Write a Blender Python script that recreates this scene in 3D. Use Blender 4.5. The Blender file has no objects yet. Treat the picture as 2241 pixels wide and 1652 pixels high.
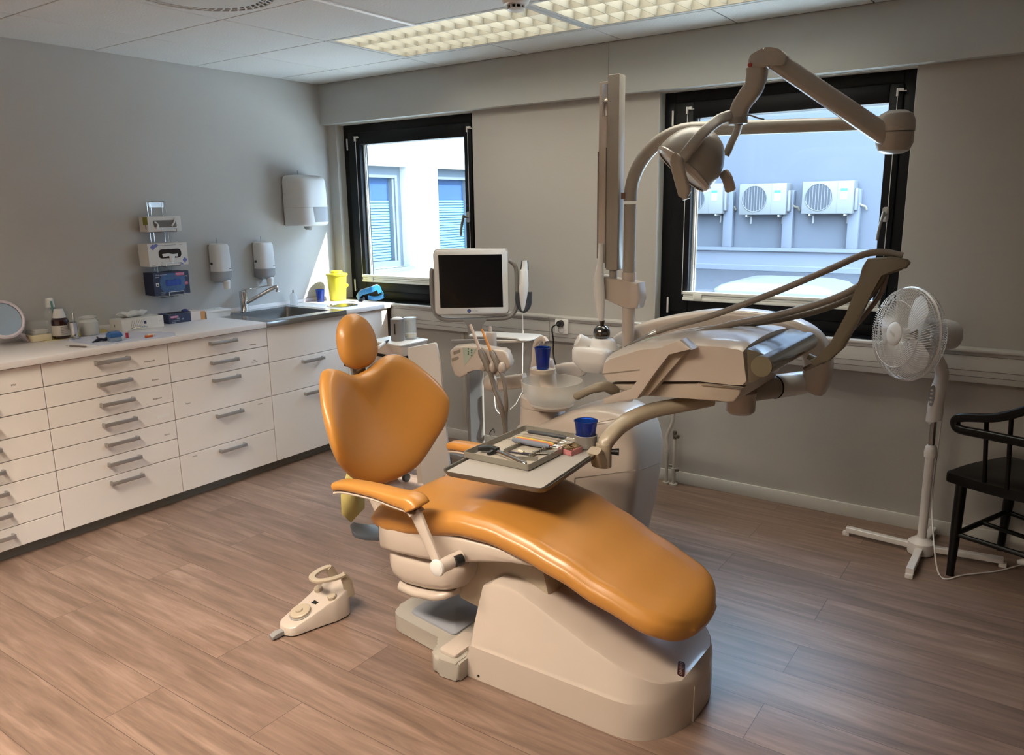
import bpy, bmesh, math, random
from mathutils import Vector, Matrix, Euler
random.seed(7)
S = bpy.context.scene
# ---------------------------------------------------------------- camera
CAM = Vector((4.30, -3.93, 1.525))
F = 1709.93
RR = Matrix(((0.82029485, 0.57175423, -0.01461034),
             (0.11062492, -0.18367263, -0.9767428),
             (-0.56114034, 0.79960082, -0.21391598)))
cd = bpy.data.cameras.new('camera')
cam = bpy.data.objects.new('camera', cd)
S.collection.objects.link(cam)
rx, ry, rz = (Vector(r).normalized() for r in RR)
M4 = Matrix(((rx.x, -ry.x, -rz.x, CAM.x), (rx.y, -ry.y, -rz.y, CAM.y), (rx.z, -ry.z, -rz.z, CAM.z), (0, 0, 0, 1)))
cam.matrix_world = M4
cd.sensor_width = 36; cd.sensor_fit = 'HORIZONTAL'; cd.lens = F / 2241 * 36
cd.clip_start = 0.05; cd.clip_end = 200
S.camera = cam
# ---------------------------------------------------------------- world, sun, exposure
W = bpy.data.worlds.new('sky'); S.world = W; W.use_nodes = True
bg = W.node_tree.nodes['Background']
bg.inputs['Color'].default_value = (0.56, 0.72, 1.0, 1)
bg.inputs['Strength'].default_value = 22.0
SUN_DIR = Vector((-2.10, -1.0, -1.83)).normalized()
sd = bpy.data.lights.new('sun', 'SUN'); sd.energy = 20.0; sd.angle = math.radians(0.6); sd.color = (1.0, 0.94, 0.86)
so = bpy.data.objects.new('sun', sd); S.collection.objects.link(so)
so.rotation_euler = SUN_DIR.to_track_quat('-Z', 'Y').to_euler(); so.location = (6, 6, 8)
S.view_settings.view_transform = 'Standard'; S.view_settings.look = 'None'
S.view_settings.gamma = 1.0; S.view_settings.use_curve_mapping = False
S.view_settings.exposure = 0.16
LAMP_W = 24.0          # watts per ceiling fitting by the window
REAR_W = 180.0          # watts per fitting in the rear half of the room
REAR_COL = (1.0, 0.86, 0.72)

def PZ(u, v, z):
    d = Vector(((u - 1120.5) / F, (v - 826) / F, 1)); d = RR.transposed() @ d
    return CAM + d * ((z - CAM.z) / d.z)
def PX(u, v, x):
    d = Vector(((u - 1120.5) / F, (v - 826) / F, 1)); d = RR.transposed() @ d
    return CAM + d * ((x - CAM.x) / d.x)
def PY(u, v, y):
    d = Vector(((u - 1120.5) / F, (v - 826) / F, 1)); d = RR.transposed() @ d
    return CAM + d * ((y - CAM.y) / d.y)

# ---------------------------------------------------------------- materials
def lin(c):
    if isinstance(c, str):
        c = [int(c[i:i + 2], 16) / 255 for i in (0, 2, 4)]
    return tuple(x / 12.92 if x <= 0.04045 else ((x + 0.055) / 1.055) ** 2.4 for x in c) + (1,)
MATS = {}
def mat(name, col, rough=0.5, metal=0.0, var=0.04, scale=8.0, bump=0.0, bscale=60.0, coat=0.0, spec=0.5, emit=None, es=0.0, trans=0.0, alpha=1.0, sss=0.0):
    if name in MATS: return MATS[name]
    m = bpy.data.materials.new(name); m.use_nodes = True
    nt = m.node_tree; b = nt.nodes['Principled BSDF']
    c = lin(col)
    b.inputs['Roughness'].default_value = rough
    b.inputs['Metallic'].default_value = metal
    b.inputs['Specular IOR Level'].default_value = spec
    b.inputs['Coat Weight'].default_value = coat
    b.inputs['Coat Roughness'].default_value = 0.15
    if trans: b.inputs['Transmission Weight'].default_value = trans
    if alpha < 1: b.inputs['Alpha'].default_value = alpha
    if sss:
        b.inputs['Subsurface Weight'].default_value = sss
        b.inputs['Subsurface Scale'].default_value = 0.02
    if emit:
        b.inputs['Emission Color'].default_value = lin(emit); b.inputs['Emission Strength'].default_value = es
    tc = nt.nodes.new('ShaderNodeTexCoord')
    if var > 0:
        n = nt.nodes.new('ShaderNodeTexNoise'); n.inputs['Scale'].default_value = scale; n.inputs['Detail'].default_value = 3
        nt.links.new(tc.outputs['Object'], n.inputs['Vector'])
        r = nt.nodes.new('ShaderNodeMapRange'); r.inputs['To Min'].default_value = 1 - var; r.inputs['To Max'].default_value = 1 + var
        nt.links.new(n.outputs['Fac'], r.inputs['Value'])
        mx = nt.nodes.new('ShaderNodeVectorMath'); mx.operation = 'SCALE'; mx.inputs[0].default_value = c[:3]
        nt.links.new(r.outputs[0], mx.inputs['Scale']); nt.links.new(mx.outputs[0], b.inputs['Base Color'])
    else:
        b.inputs['Base Color'].default_value = c
    if bump:
        n2 = nt.nodes.new('ShaderNodeTexNoise'); n2.inputs['Scale'].default_value = bscale; n2.inputs['Detail'].default_value = 4
        nt.links.new(tc.outputs['Object'], n2.inputs['Vector'])
        bp = nt.nodes.new('ShaderNodeBump'); bp.inputs['Strength'].default_value = bump; bp.inputs['Distance'].default_value = 0.004
        nt.links.new(n2.outputs['Fac'], bp.inputs['Height']); nt.links.new(bp.outputs[0], b.inputs['Normal'])
    MATS[name] = m
    return m

def glass_mat(name, tint, gloss=0.07, rough=0.0):
    m = bpy.data.materials.new(name); m.use_nodes = True; nt = m.node_tree
    nt.nodes.remove(nt.nodes['Principled BSDF'])
    o = nt.nodes['Material Output']
    t = nt.nodes.new('ShaderNodeBsdfTransparent'); t.inputs[0].default_value = lin(tint)
    g = nt.nodes.new('ShaderNodeBsdfGlossy'); g.inputs['Roughness'].default_value = rough; g.inputs['Color'].default_value = (1, 1, 1, 1)
    lw = nt.nodes.new('ShaderNodeLayerWeight'); lw.inputs['Blend'].default_value = 0.5
    f = nt.nodes.new('ShaderNodeMath'); f.operation = 'POWER'; f.inputs[1].default_value = 5.0; nt.links.new(lw.outputs['Facing'], f.inputs[0])
    a = nt.nodes.new('ShaderNodeMath'); a.operation = 'MULTIPLY_ADD'; a.inputs[1].default_value = 0.9; a.inputs[2].default_value = gloss
    mx = nt.nodes.new('ShaderNodeMixShader')
    nt.links.new(f.outputs[0], a.inputs[0]); nt.links.new(a.outputs[0], mx.inputs[0])
    nt.links.new(t.outputs[0], mx.inputs[1]); nt.links.new(g.outputs[0], mx.inputs[2]); nt.links.new(mx.outputs[0], o.inputs['Surface'])
    MATS[name] = m
    return m

def floor_mat():
    m = bpy.data.materials.new('wood_plank_floor'); m.use_nodes = True; nt = m.node_tree; b = nt.nodes['Principled BSDF']
    N = nt.nodes.new; L = nt.links.new
    tc = N('ShaderNodeTexCoord'); mp = N('ShaderNodeMapping'); mp.inputs['Location'].default_value = (0.47, 3.32, 0)
    L(tc.outputs['Object'], mp.inputs['Vector'])
    br = N('ShaderNodeTexBrick'); br.inputs['Scale'].default_value = 1.0
    br.inputs['Brick Width'].default_value = 1.21; br.inputs['Row Height'].default_value = 0.2
    br.inputs['Mortar Size'].default_value = 0.0012; br.inputs['Mortar Smooth'].default_value = 0.3
    br.offset = 0.37; br.offset_frequency = 2; br.squash = 1
    br.inputs['Color1'].default_value = (0, 0, 0, 1); br.inputs['Color2'].default_value = (1, 1, 1, 1); br.inputs['Mortar'].default_value = (0.5, 0.5, 0.5, 1)
    L(mp.outputs[0], br.inputs['Vector'])
    # grain coordinates: stretched along x, shifted per plank
    sc = N('ShaderNodeMapping'); sc.inputs['Scale'].default_value = (1.3, 15, 1); L(tc.outputs['Object'], sc.inputs['Vector'])
    ad = N('ShaderNodeVectorMath'); ad.operation = 'ADD'; L(sc.outputs[0], ad.inputs[0])
    ml = N('ShaderNodeVectorMath'); ml.operation = 'SCALE'; ml.inputs['Scale'].default_value = 9.0; L(br.outputs['Color'], ml.inputs[0]); L(ml.outputs[0], ad.inputs[1])
    n1 = N('ShaderNodeTexNoise'); n1.inputs['Scale'].default_value = 1.6; n1.inputs['Detail'].default_value = 7; n1.inputs['Roughness'].default_value = 0.62; n1.inputs['Distortion'].default_value = 0.6
    L(ad.outputs[0], n1.inputs['Vector'])
    n2 = N('ShaderNodeTexNoise'); n2.inputs['Scale'].default_value = 9; n2.inputs['Detail'].default_value = 4; L(ad.outputs[0], n2.inputs['Vector'])
    cr = N('ShaderNodeValToRGB'); L(n1.outputs['Fac'], cr.inputs[0])
    e = cr.color_ramp.elements
    e[0].position = 0.22; e[0].color = lin('5c4a3e'); e[1].position = 0.78; e[1].color = lin('9a8273')
    x = e.new(0.5); x.color = lin('7c6557')
    mx = N('ShaderNodeMix'); mx.data_type = 'RGBA'; mx.blend_type = 'MULTIPLY'; mx.inputs['Factor'].default_value = 0.22
    L(cr.outputs[0], mx.inputs[6])
    c2 = N('ShaderNodeValToRGB'); c2.color_ramp.elements[0].position = 0.35; c2.color_ramp.elements[0].color = (0.55, 0.52, 0.5, 1); c2.color_ramp.elements[1].position = 0.6; c2.color_ramp.elements[1].color = (1, 1, 1, 1)
    L(n2.outputs['Fac'], c2.inputs[0]); L(c2.outputs[0], mx.inputs[7])
    hv = N('ShaderNodeHueSaturation'); L(mx.outputs[2], hv.inputs['Color'])
    mr = N('ShaderNodeMapRange'); mr.inputs['To Min'].default_value = 0.88; mr.inputs['To Max'].default_value = 1.12; L(br.outputs['Color'], mr.inputs['Value']); L(mr.outputs[0], hv.inputs['Value'])
    mo = N('ShaderNodeMix'); mo.data_type = 'RGBA'; L(br.outputs['Fac'], mo.inputs[0]); L(hv.outputs[0], mo.inputs[6]); mo.inputs[7].default_value = lin('4a382f')
    L(mo.outputs[2], b.inputs['Base Color'])
    b.inputs['Roughness'].default_value = 0.42; b.inputs['Specular IOR Level'].default_value = 0.45
    bp = N('ShaderNodeBump'); bp.inputs['Strength'].default_value = 0.25; bp.inputs['Distance'].default_value = 0.002; L(n1.outputs['Fac'], bp.inputs['Height']); L(bp.outputs[0], b.inputs['Normal'])
    MATS['floor'] = m
    return m

# ---------------------------------------------------------------- mesh helpers
TAU = math.tau
def frame(d, up=(0, 0, 1)):
    d = Vector(d).normalized(); up = Vector(up)
    s = d.cross(up)
    if s.length < 1e-4: s = d.cross(Vector((0, 1, 0)))
    s.normalize(); u = s.cross(d).normalized()
    return s, u
def rpoly(pts, r, n=5):
    """round the corners of a 2D polygon; r a number or list"""
    out = []; N_ = len(pts)
    for i, p in enumerate(pts):
        p = Vector(p); a = Vector(pts[i - 1]); b = Vector(pts[(i + 1) % N_])
        ri = r[i] if isinstance(r, (list, tuple)) else r
        da = (a - p); db = (b - p); la = da.length; lb = db.length
        k = min(ri, la * 0.49, lb * 0.49)
        if k < 1e-5: out.append(p); continue
        p0 = p + da / la * k; p1 = p + db / lb * k
        for j in range(n + 1):
            t = j / n
            out.append(p0 * (1 - t) ** 2 + p * 2 * t * (1 - t) + p1 * t * t)
    return out
def spl(pts, n=6):
    """Catmull-Rom through the points (tuples of any length)"""
    P = [Vector(p) for p in pts]; out = []
    for i in range(len(P) - 1):
        p0 = P[max(i - 1, 0)]; p1 = P[i]; p2 = P[i + 1]; p3 = P[min(i + 2, len(P) - 1)]
        for j in range(n):
            t = j / n
            out.append(0.5 * ((2 * p1) + (p2 - p0) * t + (2 * p0 - 5 * p1 + 4 * p2 - p3) * t * t + (3 * p1 - p0 - 3 * p2 + p3) * t ** 3))
    out.append(P[-1]); return out
class MB:
    def __init__(s): s.bm = bmesh.new()
    def ring(s, pts): return [s.bm.verts.new(p) for p in pts]
    def skin(s, rings, closed=True, cap=True):
        for a, b in zip(rings, rings[1:]):
            n = len(a)
            for i in range(n if closed else n - 1):
                j = (i + 1) % n
                try: s.bm.faces.new((a[i], a[j], b[j], b[i]))
                except ValueError: pass
        if cap and closed:
            try: s.bm.faces.new(rings[0][::-1]); s.bm.faces.new(rings[-1])
            except ValueError: pass
    def box(s, x0, x1, y0, y1, z0, z1, bev=0, M=None, seg=2):
        vs = [Vector((x, y, z)) for x in (x0, x1) for y in (y0, y1) for z in (z0, z1)]
        if M is not None: vs = [M @ v for v in vs]
        v = [s.bm.verts.new(p) for p in vs]
        fs = [s.bm.faces.new([v[i] for i in q]) for q in ((0, 1, 3, 2), (4, 6, 7, 5), (0, 4, 5, 1), (2, 3, 7, 6), (0, 2, 6, 4), (1, 5, 7, 3))]
        if bev:
            es = list({e for f in fs for e in f.edges})
            bmesh.ops.bevel(s.bm, geom=es, offset=bev, segments=seg, profile=0.5, affect='EDGES')
        return s
    def cyl(s, p0, p1, r0, r1=None, n=20, cap=True):
        p0 = Vector(p0); p1 = Vector(p1); r1 = r0 if r1 is None else r1
        a, b = frame(p1 - p0)
        rs = [s.ring([p + (a * math.cos(TAU * i / n) + b * math.sin(TAU * i / n)) * r for i in range(n)]) for p, r in ((p0, r0), (p1, r1))]
        s.skin(rs, cap=cap); return s
    def tube(s, pts, r, n=10, cap=True):
        P = [Vector(p) for p in pts]; rs = []; up = Vector((0.013, 0.02, 1)).normalized()
        prev = None
        for i, p in enumerate(P):
            d = (P[min(i + 1, len(P) - 1)] - P[max(i - 1, 0)]).normalized()
            if prev is None: a, b = frame(d, up)
            else:
                a = (prev - d * prev.dot(d))
                a = a.normalized() if a.length > 1e-6 else frame(d)[0]
                b = a.cross(d)
            prev = a
            rr = r[i] if isinstance(r, (list, tuple)) else r
            rs.append(s.ring([p + (a * math.cos(TAU * k / n) + b * math.sin(TAU * k / n)) * rr for k in range(n)]))
        s.skin(rs, cap=cap); return s
    def sweep(s, pts, wh, up=(0, 0, 1), n=20, p=4.0, cap=True):
        """superellipse section: wh=(half width sideways, half height) or list of them; up fixed"""
        P = [Vector(q) for q in pts]; rs = []
        for i, q in enumerate(P):
            d = (P[min(i + 1, len(P) - 1)] - P[max(i - 1, 0)]).normalized()
            a, b = frame(d, up)
            w, h = wh[i] if isinstance(wh, list) else wh
            ring = []
            for k in range(n):
                c_, s_ = math.cos(TAU * k / n), math.sin(TAU * k / n)
                ring.append(q + a * w * math.copysign(abs(c_) ** (2 / p), c_) + b * h * math.copysign(abs(s_) ** (2 / p), s_))
            rs.append(s.ring(ring))
        s.skin(rs, cap=cap); return s
    def lathe(s, c, prof, n=28, M=None, cap=True):
        c = Vector(c); rs = []
        for r, z in prof:
            q = [Vector((math.cos(TAU * i / n) * r, math.sin(TAU * i / n) * r, z)) for i in range(n)]
            if M is not None: q = [M @ v for v in q]
            rs.append(s.ring([c + v for v in q]))
        s.skin(rs, cap=cap); return s
    def prism(s, poly, vec, bev=0, seg=2):
        """poly: 3D points (planar), extruded by vec"""
        vec = Vector(vec)
        a = s.ring([Vector(p) for p in poly]); b = s.ring([Vector(p) + vec for p in poly])
        n = len(a); fs = []
        for i in range(n):
            j = (i + 1) % n; fs.append(s.bm.faces.new((a[i], a[j], b[j], b[i])))
        f1 = s.bm.faces.new(a[::-1]); f2 = s.bm.faces.new(b)
        if bev:
            es = list(set(f1.edges) | set(f2.edges))
            bmesh.ops.bevel(s.bm, geom=es, offset=bev, segments=seg, profile=0.5, affect='EDGES')
        return s
    def ell(s, c, r, M=None, nu=20, nv=12):
        c = Vector(c); rs = []
        r = (r, r, r) if isinstance(r, (int, float)) else r
        for j in range(1, nv):
            th = math.pi * j / nv
            q = [Vector((r[0] * math.sin(th) * math.cos(TAU * i / nu), r[1] * math.sin(th) * math.sin(TAU * i / nu), -r[2] * math.cos(th))) for i in range(nu)]
            if M is not None: q = [M @ v for v in q]
            rs.append(s.ring([c + v for v in q]))
        s.skin(rs); return s
    def pillow(s, outline, f, tf, tb, dish=0.0, m=12, ex=3.0, bex=3.0):
        """outline 2D; f(s,t,off)->3D; tf front thickness, tb back"""
        cx = sum(p[0] for p in outline) / len(outline); cy = sum(p[1] for p in outline) / len(outline)
        rs = []
        def rr(q, off): return s.ring([f(cx + (p[0] - cx) * q, cy + (p[1] - cy) * q, off) for p in outline])
        for k in range(m + 1):
            a = math.pi / 2 * k / m; q = 1 - (1 - math.cos(a)) if False else math.sin(a)
            q = max(math.sin(a), 0.02)
            off = -tb * (1 - q ** bex) ** (1 / 2.0)
            rs.append(rr(q, off))
        for k in range(1, m + 1):
            a = math.pi / 2 * (1 - k / m); q = max(math.sin(a), 0.02)
            off = tf * (1 - q ** ex) ** (1 / 2.0) - dish * (1 - q * q) ** 2
            rs.append(rr(q, off))
        s.skin(rs); return s
    def text(s, body, size, M, depth=0.0, align='CENTER'):
        cu = bpy.data.curves.new('t', 'FONT'); cu.body = body; cu.size = size; cu.align_x = align; cu.align_y = 'CENTER'; cu.extrude = depth; cu.resolution_u = 2
        o = bpy.data.objects.new('t', cu); S.collection.objects.link(o)
        bpy.context.view_layer.update()
        me = o.to_mesh(); b2 = bmesh.new(); b2.from_mesh(me); o.to_mesh_clear()
        bmesh.ops.transform(b2, matrix=M, verts=b2.verts)
        tmp = bpy.data.meshes.new('t'); b2.to_mesh(tmp); b2.free(); s.bm.from_mesh(tmp)
        bpy.data.meshes.remove(tmp); bpy.data.objects.remove(o); bpy.data.curves.remove(cu)
        return s
    def xf(s, M):
        bmesh.ops.transform(s.bm, matrix=M, verts=s.bm.verts); return s
    def build(s, name, m, parent=None, ang=35, flat=False, sub=0, loc=None, solid=0.0):
        bm = s.bm
        bmesh.ops.recalc_face_normals(bm, faces=bm.faces)
        if loc is None:
            O = Vector((0, 0, 0))
            if parent is not None: O = Vector(parent['_o'])
            elif len(bm.verts):
                xs = [v.co for v in bm.verts]
                O = Vector((sum((min(v[0] for v in xs), max(v[0] for v in xs))) / 2, (min(v[1] for v in xs) + max(v[1] for v in xs)) / 2, min(v[2] for v in xs)))
        else: O = Vector(loc)
        bmesh.ops.translate(bm, vec=-O, verts=bm.verts)
        me = bpy.data.meshes.new(name); bm.to_mesh(me); bm.free()
        for mm in (m if isinstance(m, (list, tuple)) else [m]): me.materials.append(mm)
        if not flat:
            me.polygons.foreach_set('use_smooth', [True] * len(me.polygons))
            try: me.set_sharp_from_angle(angle=math.radians(ang))
            except Exception: pass
        o = bpy.data.objects.new(name, me); S.collection.objects.link(o)
        if parent is None: o.location = O
        else: o.parent = parent
        o['_o'] = tuple(O)
        if sub:
            md = o.modifiers.new('s', 'SUBSURF'); md.levels = sub; md.render_levels = sub
        if solid:
            md = o.modifiers.new('t', 'SOLIDIFY'); md.thickness = solid; md.offset = 0
        return o
def tag(o, label, cat, group=None):
    o['label'] = label; o['category'] = cat
    if group: o['group'] = group
    return o
def thing(name, label, cat, loc, group=None):
    o = bpy.data.objects.new(name, None); S.collection.objects.link(o)
    o.location = loc; o['_o'] = tuple(loc); o.empty_display_size = 0.1
    return tag(o, label, cat, group)
def struct(name, mb, m, parent=None, **k):
    o = mb.build(name, m, parent, **k)
    if parent is None: o['kind'] = 'structure'
    return o
def dup(root, loc, label=None, rot=None, group=None):
    r = root.copy(); S.collection.objects.link(r); r.location = loc
    if rot is not None: r.rotation_euler = rot
    if label: r['label'] = label
    if group: r['group'] = group
    def kids(src, dst):
        for ch in list(src.children):
            c = ch.copy(); S.collection.objects.link(c); c.parent = dst; kids(ch, c)
    kids(root, r)
    return r
def B(*a, **k): return MB().box(*a, **k)
def T(x, y, z): return Matrix.Translation((x, y, z))
def Rz(d): return Matrix.Rotation(math.radians(d), 4, 'Z')
def Rx(d): return Matrix.Rotation(math.radians(d), 4, 'X')
def Ry(d): return Matrix.Rotation(math.radians(d), 4, 'Y')

# palette
wall_m = mat('wall_paint', 'afaaa3', 0.85, var=0.02, scale=2, bump=0.15, bscale=180)
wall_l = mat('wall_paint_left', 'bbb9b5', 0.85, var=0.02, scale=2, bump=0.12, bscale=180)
white_w = mat('white_trim_paint', 'c9c6be', 0.55, var=0.015)
soffit_m = mat('soffit_paint', 'b8bab7', 0.8, var=0.02, bump=0.08, bscale=150)
tile_m = mat('ceiling_tile', 'cfd1d0', 0.95, var=0.03, scale=5, bump=0.5, bscale=90)
grid_m = mat('ceiling_void_dark', '2a2b2a', 0.9)
frame_m = mat('window_frame_black', '090b0f', 0.45, var=0.03, spec=0.25)
alu_m = mat('brushed_aluminium', 'a9a9a6', 0.33, 0.9, var=0.03)
cab_m = mat('cabinet_laminate', 'e6dfd8', 0.42, var=0.01)
top_m = mat('worktop_laminate', 'dcd6d3', 0.32, var=0.015, scale=120)
steel_m = mat('stainless_steel', 'a6a5a2', 0.26, 1.0, var=0.05, scale=40)
chrome_m = mat('chrome', 'd2d2d2', 0.08, 1.0, var=0)
dark_m = mat('dark_gap', '1a1816', 0.9, var=0)
plinth_m = mat('plinth_grey', '77756e', 0.45, var=0.02)
uw = mat('unit_enamel', 'bcafa2', 0.28, var=0.01, coat=0.35)
uw2 = mat('unit_enamel_shadow_line', '8a7f72', 0.4, var=0.01)
beige_m = mat('handle_beige_rubber', '857a68', 0.45, var=0.02)
hose_m = mat('hose_grey_beige', '7b7166', 0.42, var=0.02)
leather_m = mat('mustard_vinyl', 'b98039', 0.40, var=0.035, scale=3, bump=0.05, bscale=260, coat=0.3)
black_m = mat('black_lacquer', '060606', 0.3, var=0.02, spec=0.3)
blackp = mat('black_plastic', '161616', 0.4, var=0.02)
whitep = mat('white_plastic', 'dcdad6', 0.3, var=0.01)
gwhite = mat('dispenser_white', 'd4d4d2', 0.35, var=0.01)
greyp = mat('grey_plastic', '8b8a88', 0.4, var=0.02)
bluecup = mat('blue_clear_plastic', '2450b8', 0.1, var=0, trans=0.8)
# ================================================================ THE ROOM
CZ = 2.355
RX = 5.9; RY = -5.6; YO = 0.17
fm = floor_mat()
struct('floor', B(0, RX, RY, 0, -0.1, 0), fm, flat=True)
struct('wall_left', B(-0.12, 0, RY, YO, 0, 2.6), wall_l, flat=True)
# window wall with two openings
W1 = (0.085, 1.278); W2 = (2.50, 3.70); WZ = (0.895, 2.092); YO = 0.17
mb = MB()
mb.box(0, RX, 0, YO, -0.1, WZ[0]); mb.box(0, RX, 0, YO, WZ[1], 2.6)
mb.box(-0.12, W1[0], 0, YO, WZ[0], WZ[1]); mb.box(W1[1], W2[0], 0, YO, WZ[0], WZ[1]); mb.box(W2[1], RX, 0, YO, WZ[0], WZ[1])
struct('wall_back', mb, wall_m, flat=True)
struct('wall_right', B(RX, RX + 0.1, RY, YO, 0, 2.6), wall_m, flat=True)
struct('wall_front', B(-0.1, RX + 0.1, RY - 0.1, RY, 0, 2.6), wall_m, flat=True)
# boxed soffit above the windows, in two lengths with an upright joint
mb = MB(); mb.box(0, 2.232, -0.06, 0, 2.092, CZ, 0.002)
struct('trim_1', mb, soffit_m)
mb = MB(); mb.box(2.234, RX, -0.06, 0, 2.092, CZ, 0.002)
struct('trim_2', mb, soffit_m)
# baseboards
struct('baseboard_back', B(0.6, RX, -0.014, 0, 0, 0.068, 0.003), white_w)
struct('baseboard_right', B(RX - 0.014, RX, RY, 0, 0, 0.068), white_w)
# ceiling tiles on a 600 mm grid
gx = [0.0] + [0.515 + 0.6 * k for k in range(9)] + [RX]
gy = [-0.06] + [-0.395 - 0.6 * k for k in range(9)] + [RY]
FIX = [(1, 0), (3, 0), (1, 5), (3, 5)]     # grid cell (ix, iy) of each 1200x600 fitting
fixcells = set()
for ix, iy in FIX:
    fixcells |= {(ix + 1, iy + 1), (ix + 2, iy + 1)}
# cells are indexed from the edge strip: cell (i,j) spans gx[i]..gx[i+1], gy[j+1]..gy[j]
vent_cell = (2, 3)
mb = MB()
for i in range(len(gx) - 1):
    for j in range(len(gy) - 1):
        if (i, j) in fixcells or (i, j) == vent_cell: continue
        if gx[i + 1] - gx[i] < 0.01 or gy[j] - gy[j + 1] < 0.01: continue
        g = 0.0034
        mb.box(gx[i] + g, gx[i + 1] - g, gy[j + 1] + g, gy[j] - g, CZ, CZ + 0.02, 0.0015, seg=1)
struct('ceiling', mb, tile_m, flat=True)
mb = B(-0.1, RX + .1, RY - .1, YO, 2.56, 2.66)
struct('trim_4', mb, grid_m, flat=True)
# one white T-bar runs visibly between the tiles
mb = MB(); mb.box(gx[2] + 0.6 - 0.012, gx[2] + 0.6 + 0.012, -2.795, -0.997, CZ - 0.006, CZ - 0.0002)
struct('trim_5', mb, mat('t_bar_white', 'f2f2ef', .5, var=0))

struct('trim_13', B(-3, 9, YO, 0.336, 2.095, 2.7), white_w, flat=True)   # roof overhang above the windows, outside
# ---------------------------------------------------------------- windows
clear = glass_mat('clear_glass', 'f4faf9', 0.02)
blind_m = mat('pleated_blind_white', 'e2e2da', 0.6, var=0.01)
cord_m = mat('white_cord', 'e0e0dc', 0.5, var=0)
wood_m = mat('sill_wood', '5d4028', 0.5, var=0.08, scale=20)
def window(n, x0, x1, hinge_left=True):
    z0, z1 = WZ
    g0, g1, h0, h1 = x0 + 0.165, x1 - 0.115, z0 + 0.135, z1 - 0.14       # glass
    w = MB()                                                          # fixed frame (the root)
    t = 0.062
    w.box(x0, x0 + t, 0.07, 0.15, z0, z1, 0.004); w.box(x1 - t, x1, 0.07, 0.15, z0, z1, 0.004)
    w.box(x0 + t, x1 - t, 0.07, 0.15, z0, z0 + t, 0.004); w.box(x0 + t, x1 - t, 0.07, 0.15, z1 - t, z1, 0.004)
    root = struct('window_%d' % n, w, frame_m)
    s = MB(); a = t - 0.004; y0, y1 = 0.055, 0.135
    s.box(x0 + a, g0, y0, y1, z0 + a, z1 - a, 0.005); s.box(g1, x1 - a, y0, y1, z0 + a, z1 - a, 0.005)
    s.box(g0, g1, y0, y1, z0 + a, h0, 0.005); s.box(g0, g1, y0, y1, h1, z1 - a, 0.005)
    s.build('sash', frame_m, root)
    MB().box(g0, g1, 0.1, 0.106, h0, h1).build('pane', clear, root, flat=True)
    # bright aluminium glazing bead on the left
    b = MB(); b.box(g0 + 0.004, g0 + 0.012, 0.088, 0.098, h0, h1); b.box(g0 + 0.018, g0 + 0.024, 0.09, 0.098, h0, h1)
    b.build('glazing_bead', white_w, root)
    # hinges
    for hz, hh in ((z1 - 0.17, 0.075), (z0 + 0.05, 0.085)):
        MB().cyl((x0 + t - 0.006, 0.047, hz), (x0 + t - 0.006, 0.047, hz + hh), 0.0055, n=12).build('hinge', whitep, root)
    # handle
    hz = (z0 + z1) / 2 - 0.03; hx = x1 - 0.088
    h = MB(); h.prism([(hx + p[0], 0.055, hz + p[1]) for p in rpoly([(-0.014, -0.034), (0.014, -0.034), (0.014, 0.034), (-0.014, 0.034)], 0.013)], (0, -0.012, 0), 0.002)
    h.cyl((hx, 0.045, hz), (hx, 0.0, hz), 0.008); 
    h.sweep(spl([(hx, 0.002, hz + 0.012), (hx - 0.004, -0.006, hz - 0.02), (hx - 0.012, -0.012, hz - 0.07), (hx - 0.016, -0.012, hz - 0.115)]), (0.006, 0.010), up=(0, 1, 0), n=14, p=2.6)
    h.build('window_handle', alu_m, root)
    # pleated blind folded on the sash bottom, with its cords and tensioners
    b = MB(); bz = h0 - 0.012
    b.box(g0 - 0.02, g1 + 0.035, 0.034, 0.054, bz, bz + 0.017, 0.002); b.box(g0 - 0.018, g1 + 0.033, 0.036, 0.053, bz + 0.0175, bz + 0.032, 0.004)
    b.box(g0 - 0.02, g1 + 0.035, 0.032, 0.054, bz + 0.033, bz + 0.049, 0.002); b.box(g0 + 0.04, g0 + 0.09, 0.028, 0.034, bz + 0.008, bz + 0.04, 0.002)
    bl = b.build('pleated_blind', blind_m, root)
    for cx in (g0 - 0.03, g1 + 0.035):
        MB().cyl((cx, 0.05, bz + 0.03), (cx, 0.05, h1 + 0.05), 0.0016, n=6).build('cord', cord_m, bl)
        k = MB(); k.box(cx - 0.004, cx + 0.024, 0.042, 0.056, h1 + 0.045, h1 + 0.058, 0.002); k.box(cx - 0.005, cx + 0.003, 0.04, 0.056, h1 + 0.025, h1 + 0.058, 0.001); k.box(cx + .02, cx + 0.035, .048, .052, h1 + .044, h1 + .048)
        k.build('cord_tensioner', whitep, bl)
    return root
window(1, W1[0], W1[1]); window(2, W2[0], W2[1])
for i, (a, b) in enumerate((W1, W2)):
    mb = MB(); mb.box(a - 0.025, b + (0.02), -0.028, 0.07, WZ[0] - 0.012, WZ[0] + 0.001, 0.002)
    struct('trim_%d' % (6 + i), mb, frame_m)
# white reveals
for i, (a, b) in enumerate((W1, W2)):
    mb = MB(); mb.box(a, a + 0.002, 0.0, 0.07, WZ[0], WZ[1]); mb.box(b - 0.002, b, 0, 0.07, WZ[0], WZ[1]); mb.box(a, b, -0.0, 0.07, WZ[1] - 0.003, WZ[1])
    struct('trim_%d' % (8 + i), mb, white_w, flat=True)

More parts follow.
